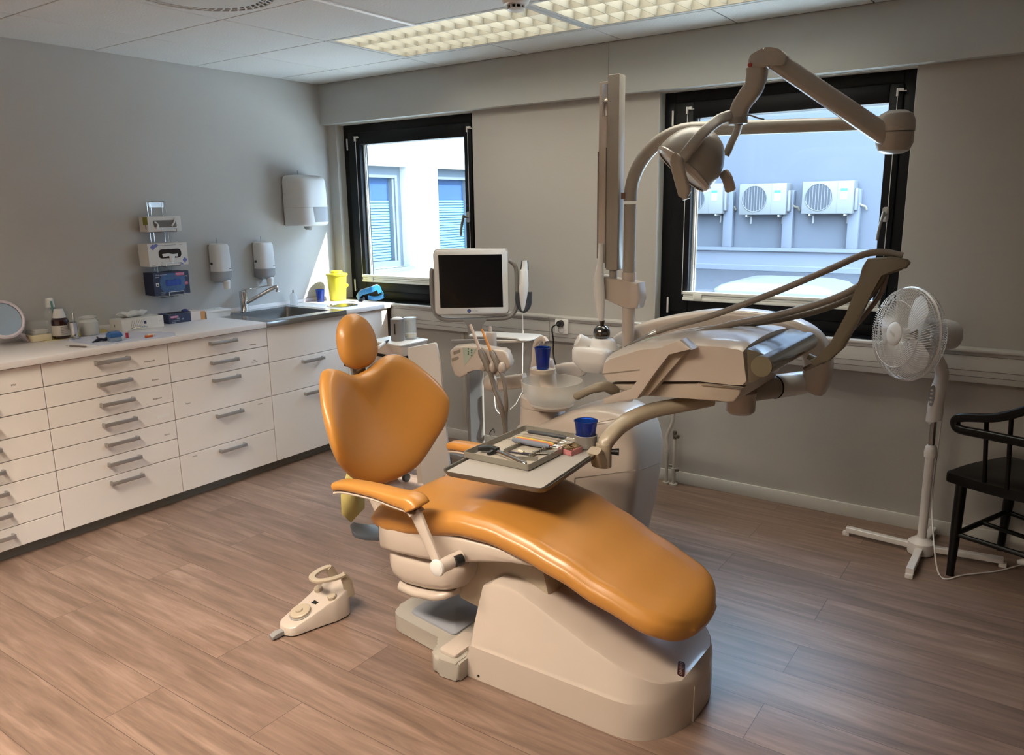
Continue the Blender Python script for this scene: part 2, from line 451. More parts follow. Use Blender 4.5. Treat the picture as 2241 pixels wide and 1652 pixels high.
# wall duct (trunking) along the window wall under the sills
duct_m = mat('wall_duct_enamel', 'b5b1ab', 0.45, var=0.01)
def duct(x0, x1, name):
    mb = MB()
    mb.box(x0, x1, -0.062, 0, 0.745, 0.878, 0.002)
    mb.box(x0, x1, -0.072, 0, 0.878, 0.893, 0.004)                  # projecting top moulding
    for z in (0.765, 0.795, 0.865):
        pass
    o = struct(name, mb, duct_m)
    l = MB()
    for z, h in ((0.771, 0.0022), (0.797, 0.0022), (0.862, 0.002)): l.box(x0, x1, -0.0628, -0.0615, z, z + h)
    l.build('groove', mat('duct_groove', '6e6a66', 0.7, var=0), o, flat=True)
    return o
duct(0.585, 1.86, 'trim_10'); duct(1.862, 3.06, 'trim_11'); duct(3.062, RX, 'trim_12')

# ================================================================ OUTSIDE
ac_wall = mat('outside_wall_grey_blue', '4d5057', 0.9, var=0.02, scale=0.6)
ac_band = mat('outside_wall_band', '5b5e66', 0.8, var=0.01)
roof_m = mat('roof_felt', '2b2d33', 0.95, var=0.06, scale=1.5)
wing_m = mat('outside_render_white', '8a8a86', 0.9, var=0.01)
ground_z = 0.36
struct('ground', B(-30, 40, 4.6, 60, -1, ground_z), roof_m, flat=True)
struct('trim_14', B(-30, 40, YO, 4.6, -1, ground_z), mat('roof_bounce_strip', 'c4c2bc', 0.95, var=0.08, scale=40, bump=.6, bscale=90), flat=True)   # unseen pale strip, added to bounce daylight up onto the ceiling
AY = 10.0
k_ = (AY + 3.93) / (7 + 4.05)                      # plane used when the wall was measured
bw = thing('rear_building', 'grey blue building wall with pilaster strips seen through the right window', 'building', (6, AY, ground_z))
B(-2.8, 22, AY, AY + 4, ground_z, 7.5).build('wall', ac_wall, bw, flat=True)
mb = MB(); mb.box(-2.8, 22, AY - 0.10, AY, ground_z, 0.70); bb = mb.build('plinth_band', ac_band, bw, flat=True)
mb = MB(); mb.box(-2.8, 22, AY - 0.16, AY - 0.1, 0.70, 0.76); mb.build('ledge', ac_band, bw, flat=True)
mb = MB(); mb.box(-2.8, 22, AY - 0.22, AY, ground_z, 0.46, 0.01); mb.build('kerb', ac_band, bw, flat=True)
pil = [PY(1595, 500, AY - 0.05).x, PY(1725, 500, AY - 0.05).x, PY(1868, 500, AY - 0.05).x]
for px in pil:
    mb = MB(); mb.box(px - 0.085, px + 0.085, AY - 0.13, AY, 0.76, 1.72, 0.008); mb.build('pipe_duct', ac_band, bw)
# air conditioners
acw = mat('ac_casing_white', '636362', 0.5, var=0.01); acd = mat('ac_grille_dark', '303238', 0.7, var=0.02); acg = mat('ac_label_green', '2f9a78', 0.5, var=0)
pipe_m = mat('pipe_lagging', '6b6455', 0.7, var=0.1, scale=30)
t = thing('air_conditioner', '', 'air conditioner', (0, 0, 0), 'air conditioners on the wall across')
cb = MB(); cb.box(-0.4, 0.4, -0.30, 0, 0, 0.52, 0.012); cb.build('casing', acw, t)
g = MB()
gc = Vector((-0.135, -0.301, 0.27)); gr = 0.215
g.cyl(gc + Vector((0, 0, 0)), gc + Vector((0, -0.006, 0)), gr, n=40); gg = g.build('grille', acd, t)
bars = MB()
for k in range(-4, 5):
    x = gr * k / 4.6; hh = math.sqrt(gr * gr - x * x)
    bars.box(gc.x + x - 0.004, gc.x + x + 0.004, gc.y - 0.012, gc.y - 0.006, gc.z - hh, gc.z + hh)
bars.tube([gc + Vector((math.cos(a) * gr, -0.008, math.sin(a) * gr)) for a in [TAU * i / 32 for i in range(33)]], 0.006, n=6)
bars.build('grille_bar', acw, gg)
MB().box(0.155, 0.158, -0.304, -0.299, 0, 0.52).build('seam', mat('ac_seam', '60605e', .6, var=0), t, flat=True)
MB().box(0.20, 0.305, -0.3045, -0.3, 0.36, 0.40).build('name_plate', acg, t, flat=True)
lb = MB().box(0.20, 0.305, -0.304, -0.3, 0.23, 0.352).build('sticker', mat('sticker_white', '868a8c', .5, var=0), t, flat=True)
v = MB(); v.box(0.4, 0.45, -0.24, -0.05, 0.05, 0.40, 0.015); v.build('valve_cover', acw, t)
for x in (-0.27, 0.28):
    b_ = MB(); b_.box(x - 0.015, x + 0.015, -0.28, 0, -0.03, 0, 0.002); b_.box(x - 0.015, x + 0.015, -0.02, 0, -0.16, 0, 0.002); b_.box(x - .012, x + .012, -0.27, -0.0, -0.035, -0.02); b_.build('wall_bracket', greyp, t)
MB().tube([(0.45, -0.12, 0.16), (0.49, -0.10, 0.13), (0.54, -0.06, 0.11), (0.56, -0.04, 0.06)], 0.02, n=8).build('pipe', pipe_m, t)
acx = [PY((a + b) / 2, 435, AY - 0.3).x for a, b in ((1488, 1578), (1624, 1712), (1762, 1858))]
aclab = ['left air conditioner on the outside wall, half hidden behind the lamp head', 'middle air conditioner on the outside wall', 'right air conditioner on the outside wall, nearest the window handle']
t['label'] = aclab[0]; t.location = (acx[0], AY, PY(1540, 468, AY - .3).z)
dup(t, (acx[1], AY, PY(1668, 470, AY - .3).z), aclab[1]); dup(t, (acx[2], AY, PY(1810, 468, AY - .3).z), aclab[2])
# skylight dome on the roof outside the right window
sk = thing('roof_skylight', 'low white skylight dome on the roof outside the right window', 'skylight', tuple(PZ(1690, 640, 0.62)))
sx, sy, _ = sk['_o']
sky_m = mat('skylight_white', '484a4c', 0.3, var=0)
MB().box(sx - 0.62, sx + 0.62, sy - 0.1, sy + 1.0, ground_z, 0.60, 0.02).build('curb', mat('skylight_curb', '5b5e62', .5, var=0), sk)
d = MB(); rs = []
for j, (q, z) in enumerate([(1.0, 0.60), (1.0, 0.63), (0.9, 0.68), (0.7, 0.715), (0.4, 0.735), (0.1, 0.74)]):
    rs.append(d.ring([(sx + p[0] * q, sy + 0.45 + p[1] * q, z) for p in rpoly([(-0.62, -0.55), (0.62, -0.55), (0.62, 0.55), (-0.62, 0.55)], 0.12)]))
d.skin(rs); d.build('dome', sky_m, sk)
# white wing of the building on the left
WX = -2.9
wg = thing('side_wing_building', 'sunlit white building wing with two blinded windows seen through the left window', 'building', (WX, 5, ground_z))
def wy(u, v): return PX(u, v, WX)
wins = [((wy(797, 358).y, wy(889, 365).y), (wy(900, 582).z, wy(889, 365).z)), ((wy(957, 367).y, wy(957, 367).y + 0.95), (wy(964, 537).z, wy(957, 367).z))]
z_lo = wins[0][1][0]; z_hi = wins[0][1][1]
ys = [YO] + [c for w_ in wins for c in w_[0]] + [AY]
mb = MB()
mb.box(WX - 0.3, WX, YO, AY, ground_z, z_lo); mb.box(WX - 0.3, WX, YO, AY, z_hi, 6.5)
for a, b in ((YO, wins[0][0][0]), (wins[0][0][1], wins[1][0][0]), (wins[1][0][1], AY)): mb.box(WX - 0.3, WX, a, b, z_lo, z_hi)
mb.box(WX - 1.2, WX - 0.3, YO, AY, ground_z, 6.5)
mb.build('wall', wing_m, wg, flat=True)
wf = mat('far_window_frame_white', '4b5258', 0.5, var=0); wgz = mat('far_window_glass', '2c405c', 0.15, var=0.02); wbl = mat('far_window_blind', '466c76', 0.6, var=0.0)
for (ya, yb), _z in wins:
    fr = MB(); x0, x1 = WX - 0.22, WX - 0.12; t_ = 0.10
    fr.box(x0, x1, ya, ya + t_, z_lo, z_hi); fr.box(x0, x1, yb - t_, yb, z_lo, z_hi); fr.box(x0, x1, ya + t_, yb - t_, z_hi - t_ - 0.04, z_hi); fr.box(x0, x1, ya + t_, yb - t_, z_lo, z_lo + 0.08)
    fr.box(x0 - .02, x1 - 0.02, ya + t_, ya + t_ + .04, z_lo + .08, z_hi - t_ - .04); fr.box(x0 - .02, x1 - 0.02, yb - t_ - .04, yb - t_, z_lo + .08, z_hi - t_ - .04)
    fo = fr.build('window', wf, wg, flat=True)
    MB().box(x0 - 0.02, x0 + 0.01, ya + t_, yb - t_, z_lo + 0.08, z_hi - t_ - 0.04).build('pane', wgz, fo, flat=True)
    bl = MB(); n = 22; zt = z_hi - t_ - 0.32
    for i in range(n):
        z = z_lo + 0.09 + (zt - z_lo - 0.09) * i / n
        bl.box(x0 + 0.012, x0 + 0.022, ya + t_ + 0.01, yb - t_ - (0.05 if ya < 4 else 0.01), z, z + (zt - z_lo - 0.09) / n * 0.72)
    bl.build('slatted_blind', wbl, fo, flat=True)
    MB().box(WX - 0.05, WX + 0.06, ya - 0.03, yb + 0.03, z_lo - 0.04, z_lo).build('sill', wf, wg, flat=True)

# ================================================================ CEILING FITTINGS
lou_m = mat('louvre_aluminium', 'a3a196', 0.45, 0.2, var=0.01)
tray_m = mat('fitting_white_steel', 'c9ccca', 0.5, var=0.01)
tube_e = mat('fluorescent_tube', 'ffffff', 0.5, var=0, emit='fff2d0', es=0.3)
def fitting(rear):
    x0, y0 = 0.0, 0.0; Lx, Ly = 1.2, 0.6
    t = thing('ceiling_light', 'x', 'ceiling light', (0, 0, 0), 'louvred ceiling lights')
    h = MB(); r = 0.028
    for (a, b, c, d) in ((0.003, r, 0.003, Ly - 0.003), (Lx - r, Lx - 0.003, 0.003, Ly - 0.003), (r, Lx - r, 0.003, r), (r, Lx - r, Ly - r, Ly - 0.003)):
        h.box(a, b, c, d, 0.0, 0.012, 0.001)
    h.box(0.006, Lx - 0.006, 0.006, Ly - 0.006, 0.105, 0.11)
    h.box(0.006, 0.012, 0.006, Ly - 0.006, 0, 0.11); h.box(Lx - 0.012, Lx - 0.006, 0.006, Ly - 0.006, 0, 0.11)
    h.box(0.006, Lx - 0.006, 0.006, 0.012, 0, 0.11); h.box(0.006, Lx - 0.006, Ly - 0.012, Ly - 0.006, 0, 0.11)
    h.build('housing', tray_m, t)
    lv = MB(); ax0, ax1, ay0, ay1 = 0.03, Lx - 0.03, 0.03, Ly - 0.03; n = 14; m_ = 3
    prof = [(0.0012, 0.002), (0.003, 0.012), (0.009, 0.028), (0.020, 0.045)]
    def wedge(p0, p1, side):
        pts = [(-w, z) for w, z in reversed(prof)] + [(w, z) for w, z in prof]
        lv.prism([Vector(p0) + Vector(side) * w + Vector((0, 0, z)) for w, z in pts], Vector(p1) - Vector(p0))
    for i in range(n + 1):
        x = ax0 + (ax1 - ax0) * i / n; wedge((x, ay0, 0), (x, ay1, 0), (1, 0, 0))
    for j in range(m_ + 1):
        y = ay0 + (ay1 - ay0) * j / m_; wedge((ax0, y, 0), (ax1, y, 0), (0, 1, 0))
    lv.build('louvre', lou_m, t)
    for j in range(m_):
        y = ay0 + (ay1 - ay0) * (j + 0.5) / m_
        MB().cyl((0.04, y, 0.082), (Lx - 0.04, y, 0.082), 0.013, n=10).build('tube', tube_e, t)
    ld = bpy.data.lights.new('lamp', 'AREA'); ld.shape = 'RECTANGLE'; ld.size = 1.12; ld.size_y = 0.52
    ld.energy = REAR_W if rear else LAMP_W; ld.color = REAR_COL if rear else (1.0, 0.95, 0.83)
    lo = bpy.data.objects.new('lamp', ld); S.collection.objects.link(lo); lo.parent = t; lo.location = (0.6, 0.3, 0.062)
    return t
fx = lambda ix, iy: (gx[ix + 1], gy[iy + 2], CZ)
f1 = fitting(False); f1.location = fx(*FIX[0]); f1['label'] = 'louvred ceiling light beside the smoke detector, left of the pair'
f2 = dup(f1, fx(*FIX[1]), 'louvred ceiling light cut by the top edge, right of the smoke detector')
f3 = fitting(True); f3.location = fx(*FIX[2])
rl = ['louvred ceiling light at the rear left of the room', 'louvred ceiling light at the rear middle of the room']
f3['label'] = rl[0]
for k in (3,): dup(f3, fx(*FIX[k]), rl[k - 2])
# air diffuser
vx, vy = gx[2] + 0.3, (gy[3] + gy[4]) / 2
t = thing('air_diffuser', 'round swirl air diffuser with a perforated ring in a ceiling panel', 'air vent', (vx, vy, CZ))
pl = MB()
def annulus(mb, c, r0, r1, z, n=48):
    a = mb.ring([(c[0] + math.cos(TAU * i / n) * r0, c[1] + math.sin(TAU * i / n) * r0, z) for i in range(n)]) if r0 > 0 else None
    b = mb.ring([(c[0] + math.cos(TAU * i / n) * r1, c[1] + math.sin(TAU * i / n) * r1, z) for i in range(n)])
    if a: mb.skin([a, b], cap=False)
    else: mb.bm.faces.new(b)
outer = [(vx + math.copysign(min(1, abs(math.cos(a)) * 1.45), math.cos(a)) * 0.297, vy + math.copysign(min(1, abs(math.sin(a)) * 1.45), math.sin(a)) * 0.297) for a in [TAU * i / 48 for i in range(48)]]
for z in (CZ, CZ + 0.012):
    a = pl.ring([(p[0], p[1], z) for p in outer]); b = pl.ring([(vx + math.cos(TAU * i / 48) * 0.272, vy + math.sin(TAU * i / 48) * 0.272, z) for i in range(48)])
    pl.skin([a, b], cap=False)
pl.build('panel', tile_m, t)
MB().cyl((vx, vy, CZ - 0.002), (vx, vy, CZ + 0.01), 0.215, n=48).build('centre_plate', tray_m, t)
MB().cyl((vx, vy, CZ + 0.012), (vx, vy, CZ + 0.05), 0.28, n=48).build('duct', dark_m, t)
rg = MB()
for r_ in (0.217, 0.244, 0.271): rg.tube([(vx + math.cos(TAU * i / 48) * r_, vy + math.sin(TAU * i / 48) * r_, CZ + 0.002) for i in range(49)], 0.0035, n=6, cap=False)
for i in range(44):
    for k, (ra, rb) in enumerate(((0.217, 0.244), (0.244, 0.271))):
        a = TAU * (i + 0.5 * k) / 44; b = a + 0.07
        rg.sweep([(vx + math.cos(a) * ra, vy + math.sin(a) * ra, CZ + 0.002), (vx + math.cos(b) * rb, vy + math.sin(b) * rb, CZ + 0.002)], (0.005, 0.003), n=6)
rg.build('swirl_ring', tray_m, t)
# smoke detector
dx, dy = 2.375, -1.12
t = thing('smoke_detector', 'small round white smoke detector on the ceiling between the lights', 'smoke detector', (dx, dy, CZ - 0.06))
MB().lathe((dx, dy, CZ - 0.05), [(0.035, 0.012), (0.05, 0.016), (0.056, 0.03), (0.056, 0.05)], n=32).build('base', whitep, t)
h = MB(); h.lathe((dx, dy, CZ - 0.058), [(0.0, 0), (0.03, 0.0), (0.036, 0.004), (0.037, 0.008)], n=28)
for i in range(10):
    a = TAU * i / 10; h.box(-0.003, 0.003, 0.03, 0.037, 0.005, 0.026, M=T(dx, dy, CZ - 0.058) @ Matrix.Rotation(a, 4, 'Z'))
h.build('sensor_head', whitep, t)
MB().cyl((dx, dy, CZ - 0.052), (dx, dy, CZ - 0.036), 0.028, n=20).build('sensor_core', dark_m, t)

# ================================================================ CABINETS
XF = 0.58
YU = [-3.553, -2.937, -2.3205, -1.704, -1.0875, -0.471, -0.09]
hand_m = mat('handle_satin_nickel', 'b3b1ae', 0.38, 0.8, var=0.02)
txt_m = mat('label_print', '5c534b', 0.8, var=0)
def cabinet(y0, y1, zs, label, handles=True, skip_handle=(), labels=()):
    t = thing('drawer_cabinet' if handles else 'cabinet', label, 'cabinet', (0.3, (y0 + y1) / 2, 0), 'white drawer cabinets')
    MB().box(0.012, XF - 0.019, y0 + 0.001, y1 - 0.001, 0.055, 0.74 if skip_handle == (0,) and len(zs) == 4 else 0.866).build('body', cab_m, t, flat=True)
    MB().box(0.05, XF - 0.05, y0, y1, 0, 0.055).build('plinth', plinth_m, t, flat=True)
    MB().box(XF - 0.0195, XF - 0.0185, y0 + 0.001, y1 - 0.001, 0.056, 0.866).build('gap', dark_m, t, flat=True)
    for k in range(len(zs) - 1):
        zt, zb = zs[k] - 0.0018, zs[k + 1] + 0.0018
        d = MB().box(XF - 0.018, XF, y0 + 0.0018, y1 - 0.0018, zb, zt, 0.001, seg=1)
        o = d.build('drawer', cab_m, t)
        if k in skip_handle: continue
        yc = (y0 + y1) / 2 + 0.01; hz = zt - (0.035 if zt - zb < 0.12 else 0.032)
        h = MB(); hw = 0.083
        h.box(XF + 0.022, XF + 0.030, yc - hw, yc + hw, hz - 0.0095, hz + 0.0095, 0.0012)
        for s_ in (-1, 1):
            ya, yb = sorted((yc + s_ * hw, yc + s_ * (hw - 0.010)))
            h.box(XF, XF + 0.026, ya, yb, hz - 0.0095, hz + 0.0095, 0.0012)
        h.build('handle', hand_m, o)
    for (fy, z, s) in labels:
        m_ = Matrix(((0, 0, 1, XF + 0.0006), (1, 0, 0, y0 + fy * (y1 - y0)), (0, 1, 0, z), (0, 0, 0, 1)))
        MB().text(s, 0.011, m_, 0.0002).build('name_sticker', txt_m, t, flat=True)
    return t
z8 = [0.8635, 0.757, 0.657, 0.557, 0.457, 0.357, 0.257, 0.157, 0.057]
cabinet(YU[0], YU[1], z8, 'white eight drawer cabinet outside the left edge, nearest the rear of the room')
cabinet(YU[1], YU[2], z8, 'white cabinet of eight drawers cut by the left edge', labels=[(0.80, 0.79, 'ETSI')])
cabinet(YU[2], YU[3], z8[:7] + [0.057], 'white cabinet of seven drawers, deepest at the bottom', labels=[(0.83, 0.79, 'Instrumentit'), (0.86, 0.69, 'Bondaus'), (0.86, 0.592, 'Ilmapuustit'), (0.91, 0.392, 'Matriisi')])
cabinet(YU[3], YU[4], [0.8635, 0.757, 0.657, 0.457, 0.257, 0.057], 'white cabinet of five drawers left of the sink', labels=[(0.84, 0.78, 'Hammas'), (0.84, 0.684, 'Suu\nMuovaus'), (0.13, 0.53, 'Paperi'), (0.86, 0.43, 'Lakana'), (0.14, 0.235, 'Harso')])
cabinet(YU[4], YU[5], [0.8635, 0.657, 0.457, 0.057], 'white sink cabinet with a plain top panel, behind the headrest', skip_handle=(0,))
cabinet(YU[5], YU[6], [0.8635, 0.057], 'narrow plain white cabinet at the window end of the worktop', skip_handle=(0,))
stk = MB().box(XF, XF + 0.0008, YU[3] - 0.10, YU[3] - 0.03, 0.487, 0.502); tag(stk.build('paper_label', mat('paper_label_white', 'e8e4de', .7, var=0), None), 'torn white paper label on the fourth drawer of the seven drawer cabinet', 'label')

# worktop with cut out for the sink
TZ = 0.896; TB = 0.867
SK = (-1.098, -0.481)      # steel sink module along the wall
t = thing('worktop', 'long pale worktop running over the drawer cabinets', 'worktop', (0.3, -2, TB))
MB().box(0, 0.6, -3.6, SK[0], TB, TZ, 0.0015).build('slab', top_m, t)
mb = MB(); mb.box(0, 0.6, SK[1], -0.005, TB, TZ, 0.0015); mb.build('slab', top_m, t)
u = MB(); u.box(0, 0.016, -3.6, SK[0], TZ, TZ + 0.022, 0.0015); u.box(0, 0.016, SK[1], -0.004, TZ, TZ + 0.022, 0.0015); u.box(0, .016, SK[0], SK[1], TZ - .02, TZ + .022, .0015); u.build('upstand', top_m, t)
# sink
t = thing('sink', 'stainless steel sink set into the worktop', 'sink', (0.3, (SK[0] + SK[1]) / 2, TB))
y0, y1 = SK; bx0, bx1, by0, by1 = 0.10, 0.52, y0 + 0.10, y1 - 0.06
d = MB()
d.box(0.017, 0.6, y0, by0 + .001, TZ - 0.004, TZ + 0.001); d.box(0.017, 0.6, by1 - .001, y1, TZ - 0.004, TZ + 0.001)
d.box(0.017, bx0, by0, by1, TZ - 0.004, TZ + 0.001); d.box(bx1, 0.6, by0, by1, TZ - 0.004, TZ + 0.001)
d.box(0.594, 0.603, y0, y1, TB - 0.002, TZ + 0.001, 0.002)
d.build('deck', steel_m, t)
bw_ = MB(); rs = []
for q, z in ((1, 0), (0.985, -0.02), (0.96, -0.11), (0.9, -0.13), (0.2, -0.135)):
    rs.append(bw_.ring([((bx0 + bx1) / 2 + p[0] * q, (by0 + by1) / 2 + p[1] * q, TZ + z) for p in rpoly([(-(bx1 - bx0) / 2, -(by1 - by0) / 2), ((bx1 - bx0) / 2, -(by1 - by0) / 2), ((bx1 - bx0) / 2, (by1 - by0) / 2), (-(bx1 - bx0) / 2, (by1 - by0) / 2)], 0.05)]))
bw_.skin(rs, cap=False); bw_.bm.faces.new(rs[-1]); bw_.build('basin', mat('basin_steel', '7d7b78', .35, .9, var=.04, scale=30), t)
MB().lathe(((bx0 + bx1) / 2, (by0 + by1) / 2, TZ - 0.1345), [(0.0, 0.002), (0.02, 0.002), (0.032, 0.001), (0.034, -0.001)], n=24).build('drain', chrome_m, t)
# mixer tap
tx, ty = 0.06, PZ(543, 682, TZ).y
t = thing('mixer_tap', 'chrome single lever mixer tap behind the sink', 'tap', (tx, ty, TZ))
MB().lathe((tx, ty, TZ), [(0.027, 0), (0.027, 0.006), (0.023, 0.012), (0.023, 0.085), (0.026, 0.088), (0.026, 0.125), (0.02, 0.132), (0.001, 0.135)], n=28).build('body', chrome_m, t)
e1 = PX(606, 634, 0.22)
MB().tube(spl([(tx, ty, TZ + 0.05), (tx + 0.03, ty + 0.02, TZ + 0.065), (e1.x - 0.02, e1.y - 0.01, e1.z + 0.012), (e1.x, e1.y, e1.z + 0.012), (e1.x + 0.004, e1.y + 0.002, e1.z - 0.012)]), [0.012] * 19 + [0.010] * 4 + [0.012, 0.013], n=14).build('spout', chrome_m, t)
e2 = PX(594, 624, 0.10)
MB().sweep(spl([(tx, ty, TZ + 0.128), (tx + 0.02, ty + 0.02, TZ + 0.14), tuple(e2)]), (0.009, 0.004), n=14).build('lever', chrome_m, t)
# ================================================================ DENTAL CHAIR
CY = -1.86
chair = thing('dental_chair', 'mustard yellow reclining dental chair on a cream base in the middle of the room', 'dental chair', (3.0, CY, 0))
def interp(tab, x):
    if x <= tab[0][0]: return tab[0][1]
    for (a, va), (b, vb) in zip(tab, tab[1:]):
        if x <= b:
            t = (x - a) / (b - a); t = t * t * (3 - 2 * t) * 0.35 + t * 0.65
            return va + (vb - va) * t
    return tab[-1][1]
# seat and leg rest: one long cushion
TOP = [(2.33, .485), (2.42, .512), (2.55, .53), (2.68, .556), (2.80, .580), (2.92, .578), (3.04, .552), (3.16, .512), (3.30, .455), (3.45, .400), (3.565, .352)]
THK = [(2.33, .12), (2.45, .135), (2.6, .125), (2.9, .115), (3.2, .108), (3.45, .10), (3.565, .09)]
WID = [(2.37, .205), (2.45, .235), (2.6, .252), (2.85, .258), (3.05, .25), (3.25, .235), (3.40, .222), (3.565, .205)]
mb = MB(); rs = []; n = 56; X0, X1 = 2.345, 3.545
ts = [0, .003, .012, .028, .05] + [0.05 + 0.85 * k / 34 for k in range(1, 35)] + [.915, .93, .945, .96, .972, .982, .99, .996, 1.0]
for tt in ts:
    x = X0 + (X1 - X0) * tt
    zt = interp(TOP, x); th = interp(THK, x); w = interp(WID, x)
    er = min(1, max(0.02, tt / 0.05)); er = math.sqrt(max(0.0, 1 - (1 - er) ** 2)) if tt < .05 else 1
    ef = 1.0; ew = 1.0
    if tt > 0.86: q = (tt - 0.86) / 0.14; ew = max(0.0, 1 - q ** 3.2) ** 0.42
    if tt > 0.955: q = (tt - 0.955) / 0.045; ef = max(0.02, math.sqrt(max(0, 1 - q * q)))
    ew = max(ew, 0.42)
    w2 = w * ew * (0.9 + 0.1 * er); h = th / 2 * er * ef; zc = zt - th / 2
    ring = []
    for k in range(n):
        c_, s_ = math.cos(TAU * k / n), math.sin(TAU * k / n)
        pw = 4.2
        yy = w2 * math.copysign(abs(c_) ** (2 / pw), c_)
        zz = h * math.copysign(abs(s_) ** (2 / 2.6), s_)
        u = yy / w2
        if abs(c_) > .3: yy *= 1 - .022 * math.exp(-((s_ - .42) / .10) ** 2) * er * ef
        if s_ > 0:
            dishd = 0.018 if x < 3.0 else 0.010
            zz -= dishd * (1 - u * u) ** 1.0 * max(0, 1 - abs(x - 2.75) / 1.1) * ef
            zz += 0.004 * math.exp(-((abs(u) - 0.86) / 0.06) ** 2) * ef * er
        ring.append((x + (0.010 * (1 - u * u) if tt > 0.95 else 0), CY + yy, zc + zz))
    rs.append(mb.ring(ring))
mb.skin(rs); mb.build('seat_cushion', leather_m, chair, ang=80)
# backrest
def backf(s, z, off):
    xc = 2.262 - (z - 0.5) * 0.30
    k = 0.085 * math.exp(-((z - 0.74) / 0.26) ** 2)
    bx = k * (abs(s) / 0.31) ** 2.2
    nrm = Vector((1, 0, 0.30)).normalized()
    # wings turn their faces inwards
    ny = -s * 1.1
    p = Vector((xc + bx, -1.835 + s, z))
    return p + Vector((nrm.x, ny * 0.5, nrm.z)) * off
half = [(0.0, .914), (.04, .924), (.085, .943), (.13, .953), (.18, .946), (.225, .920), (.265, .877), (.297, .830), (.316, .785), (.323, .745), (.309, .69), (.285, .64), (.245, .595), (.20, .553), (.15, .520), (.09, .500), (0.0, .492)]
hl = [(0.0, .914), (.05, .908), (.10, .916), (.15, .942), (.205, .955), (.245, .930), (.275, .885), (.30, .835), (.315, .785), (.318, .735), (.31, .69), (.285, .64), (.245, .595), (.20, .553), (.15, .520), (.09, .500), (0.0, .492)]
R_ = spl([(a, b) for a, b in half], 4); L_ = spl([(a, b) for a, b in hl], 4)
out = [Vector((p[0], p[1])) for p in R_] + [Vector((-p[0], p[1])) for p in L_[-2:0:-1]]
out = out[::-1]
mb = MB().pillow(out, backf, 0.040, 0.040, dish=0.028, m=14, ex=7, bex=5)
mb.build('backrest_cushion', leather_m, chair, ang=85)
def headf(s, z, off):
    nrm = Vector((1, 0, 0.22)).normalized()
    return Vector((2.085 - (z - 1.02) * 0.22 + 0.3 * s * s, -1.825 + s, z)) + nrm * off
ho = []
for k in range(48):
    a = TAU * k / 48; c_, s_ = math.cos(a), math.sin(a)
    wv = 0.094 + 0.012 * -s_
    ho.append(Vector((wv * math.copysign(abs(c_) ** 0.9, c_), 1.022 + (0.106 if s_ > 0 else 0.106) * math.copysign(abs(s_) ** 0.85, s_))))
MB().pillow(ho, headf, 0.046, 0.036, dish=0.006, m=14, ex=3.2, bex=3).build('headrest_cushion', leather_m, chair, ang=85)
mb = MB()
mb.sweep([(2.075, -1.825, .97), (2.085, -1.825, .93), (2.10, -1.825, .86)], (0.035, 0.012), up=(1, 0, 0), n=16)
mb.build('headrest_bar', steel_m, chair)
mb = MB(); mb.box(2.05, 2.09, -1.865, -1.785, 0.925, 0.945, 0.005); mb.build('headrest_bracket', blackp, chair)
# backrest shell behind the cushion and its column
def shellf(s, z, off): return backf(s, z, off - 0.036)
so_ = [Vector((p.x * 0.86, 0.735 + (p.y - 0.735) * 0.95)) for p in out]
MB().pillow(so_, shellf, 0.002, 0.026, m=8, ex=6, bex=4).build('backrest_shell', uw, chair, ang=60)
mb = MB()
mb.sweep(spl([(2.30, CY, .36), (2.25, CY, .43), (2.215, CY, .50), (2.19, CY, .60), (2.15, CY, .72)], 5), [(0.085, 0.022)] * 8 + [(0.075, 0.02)] * 8 + [(0.06, 0.015)] * 5, up=(1, 0, 0), n=24, p=3.5)
mb.build('backrest_support', uw, chair)
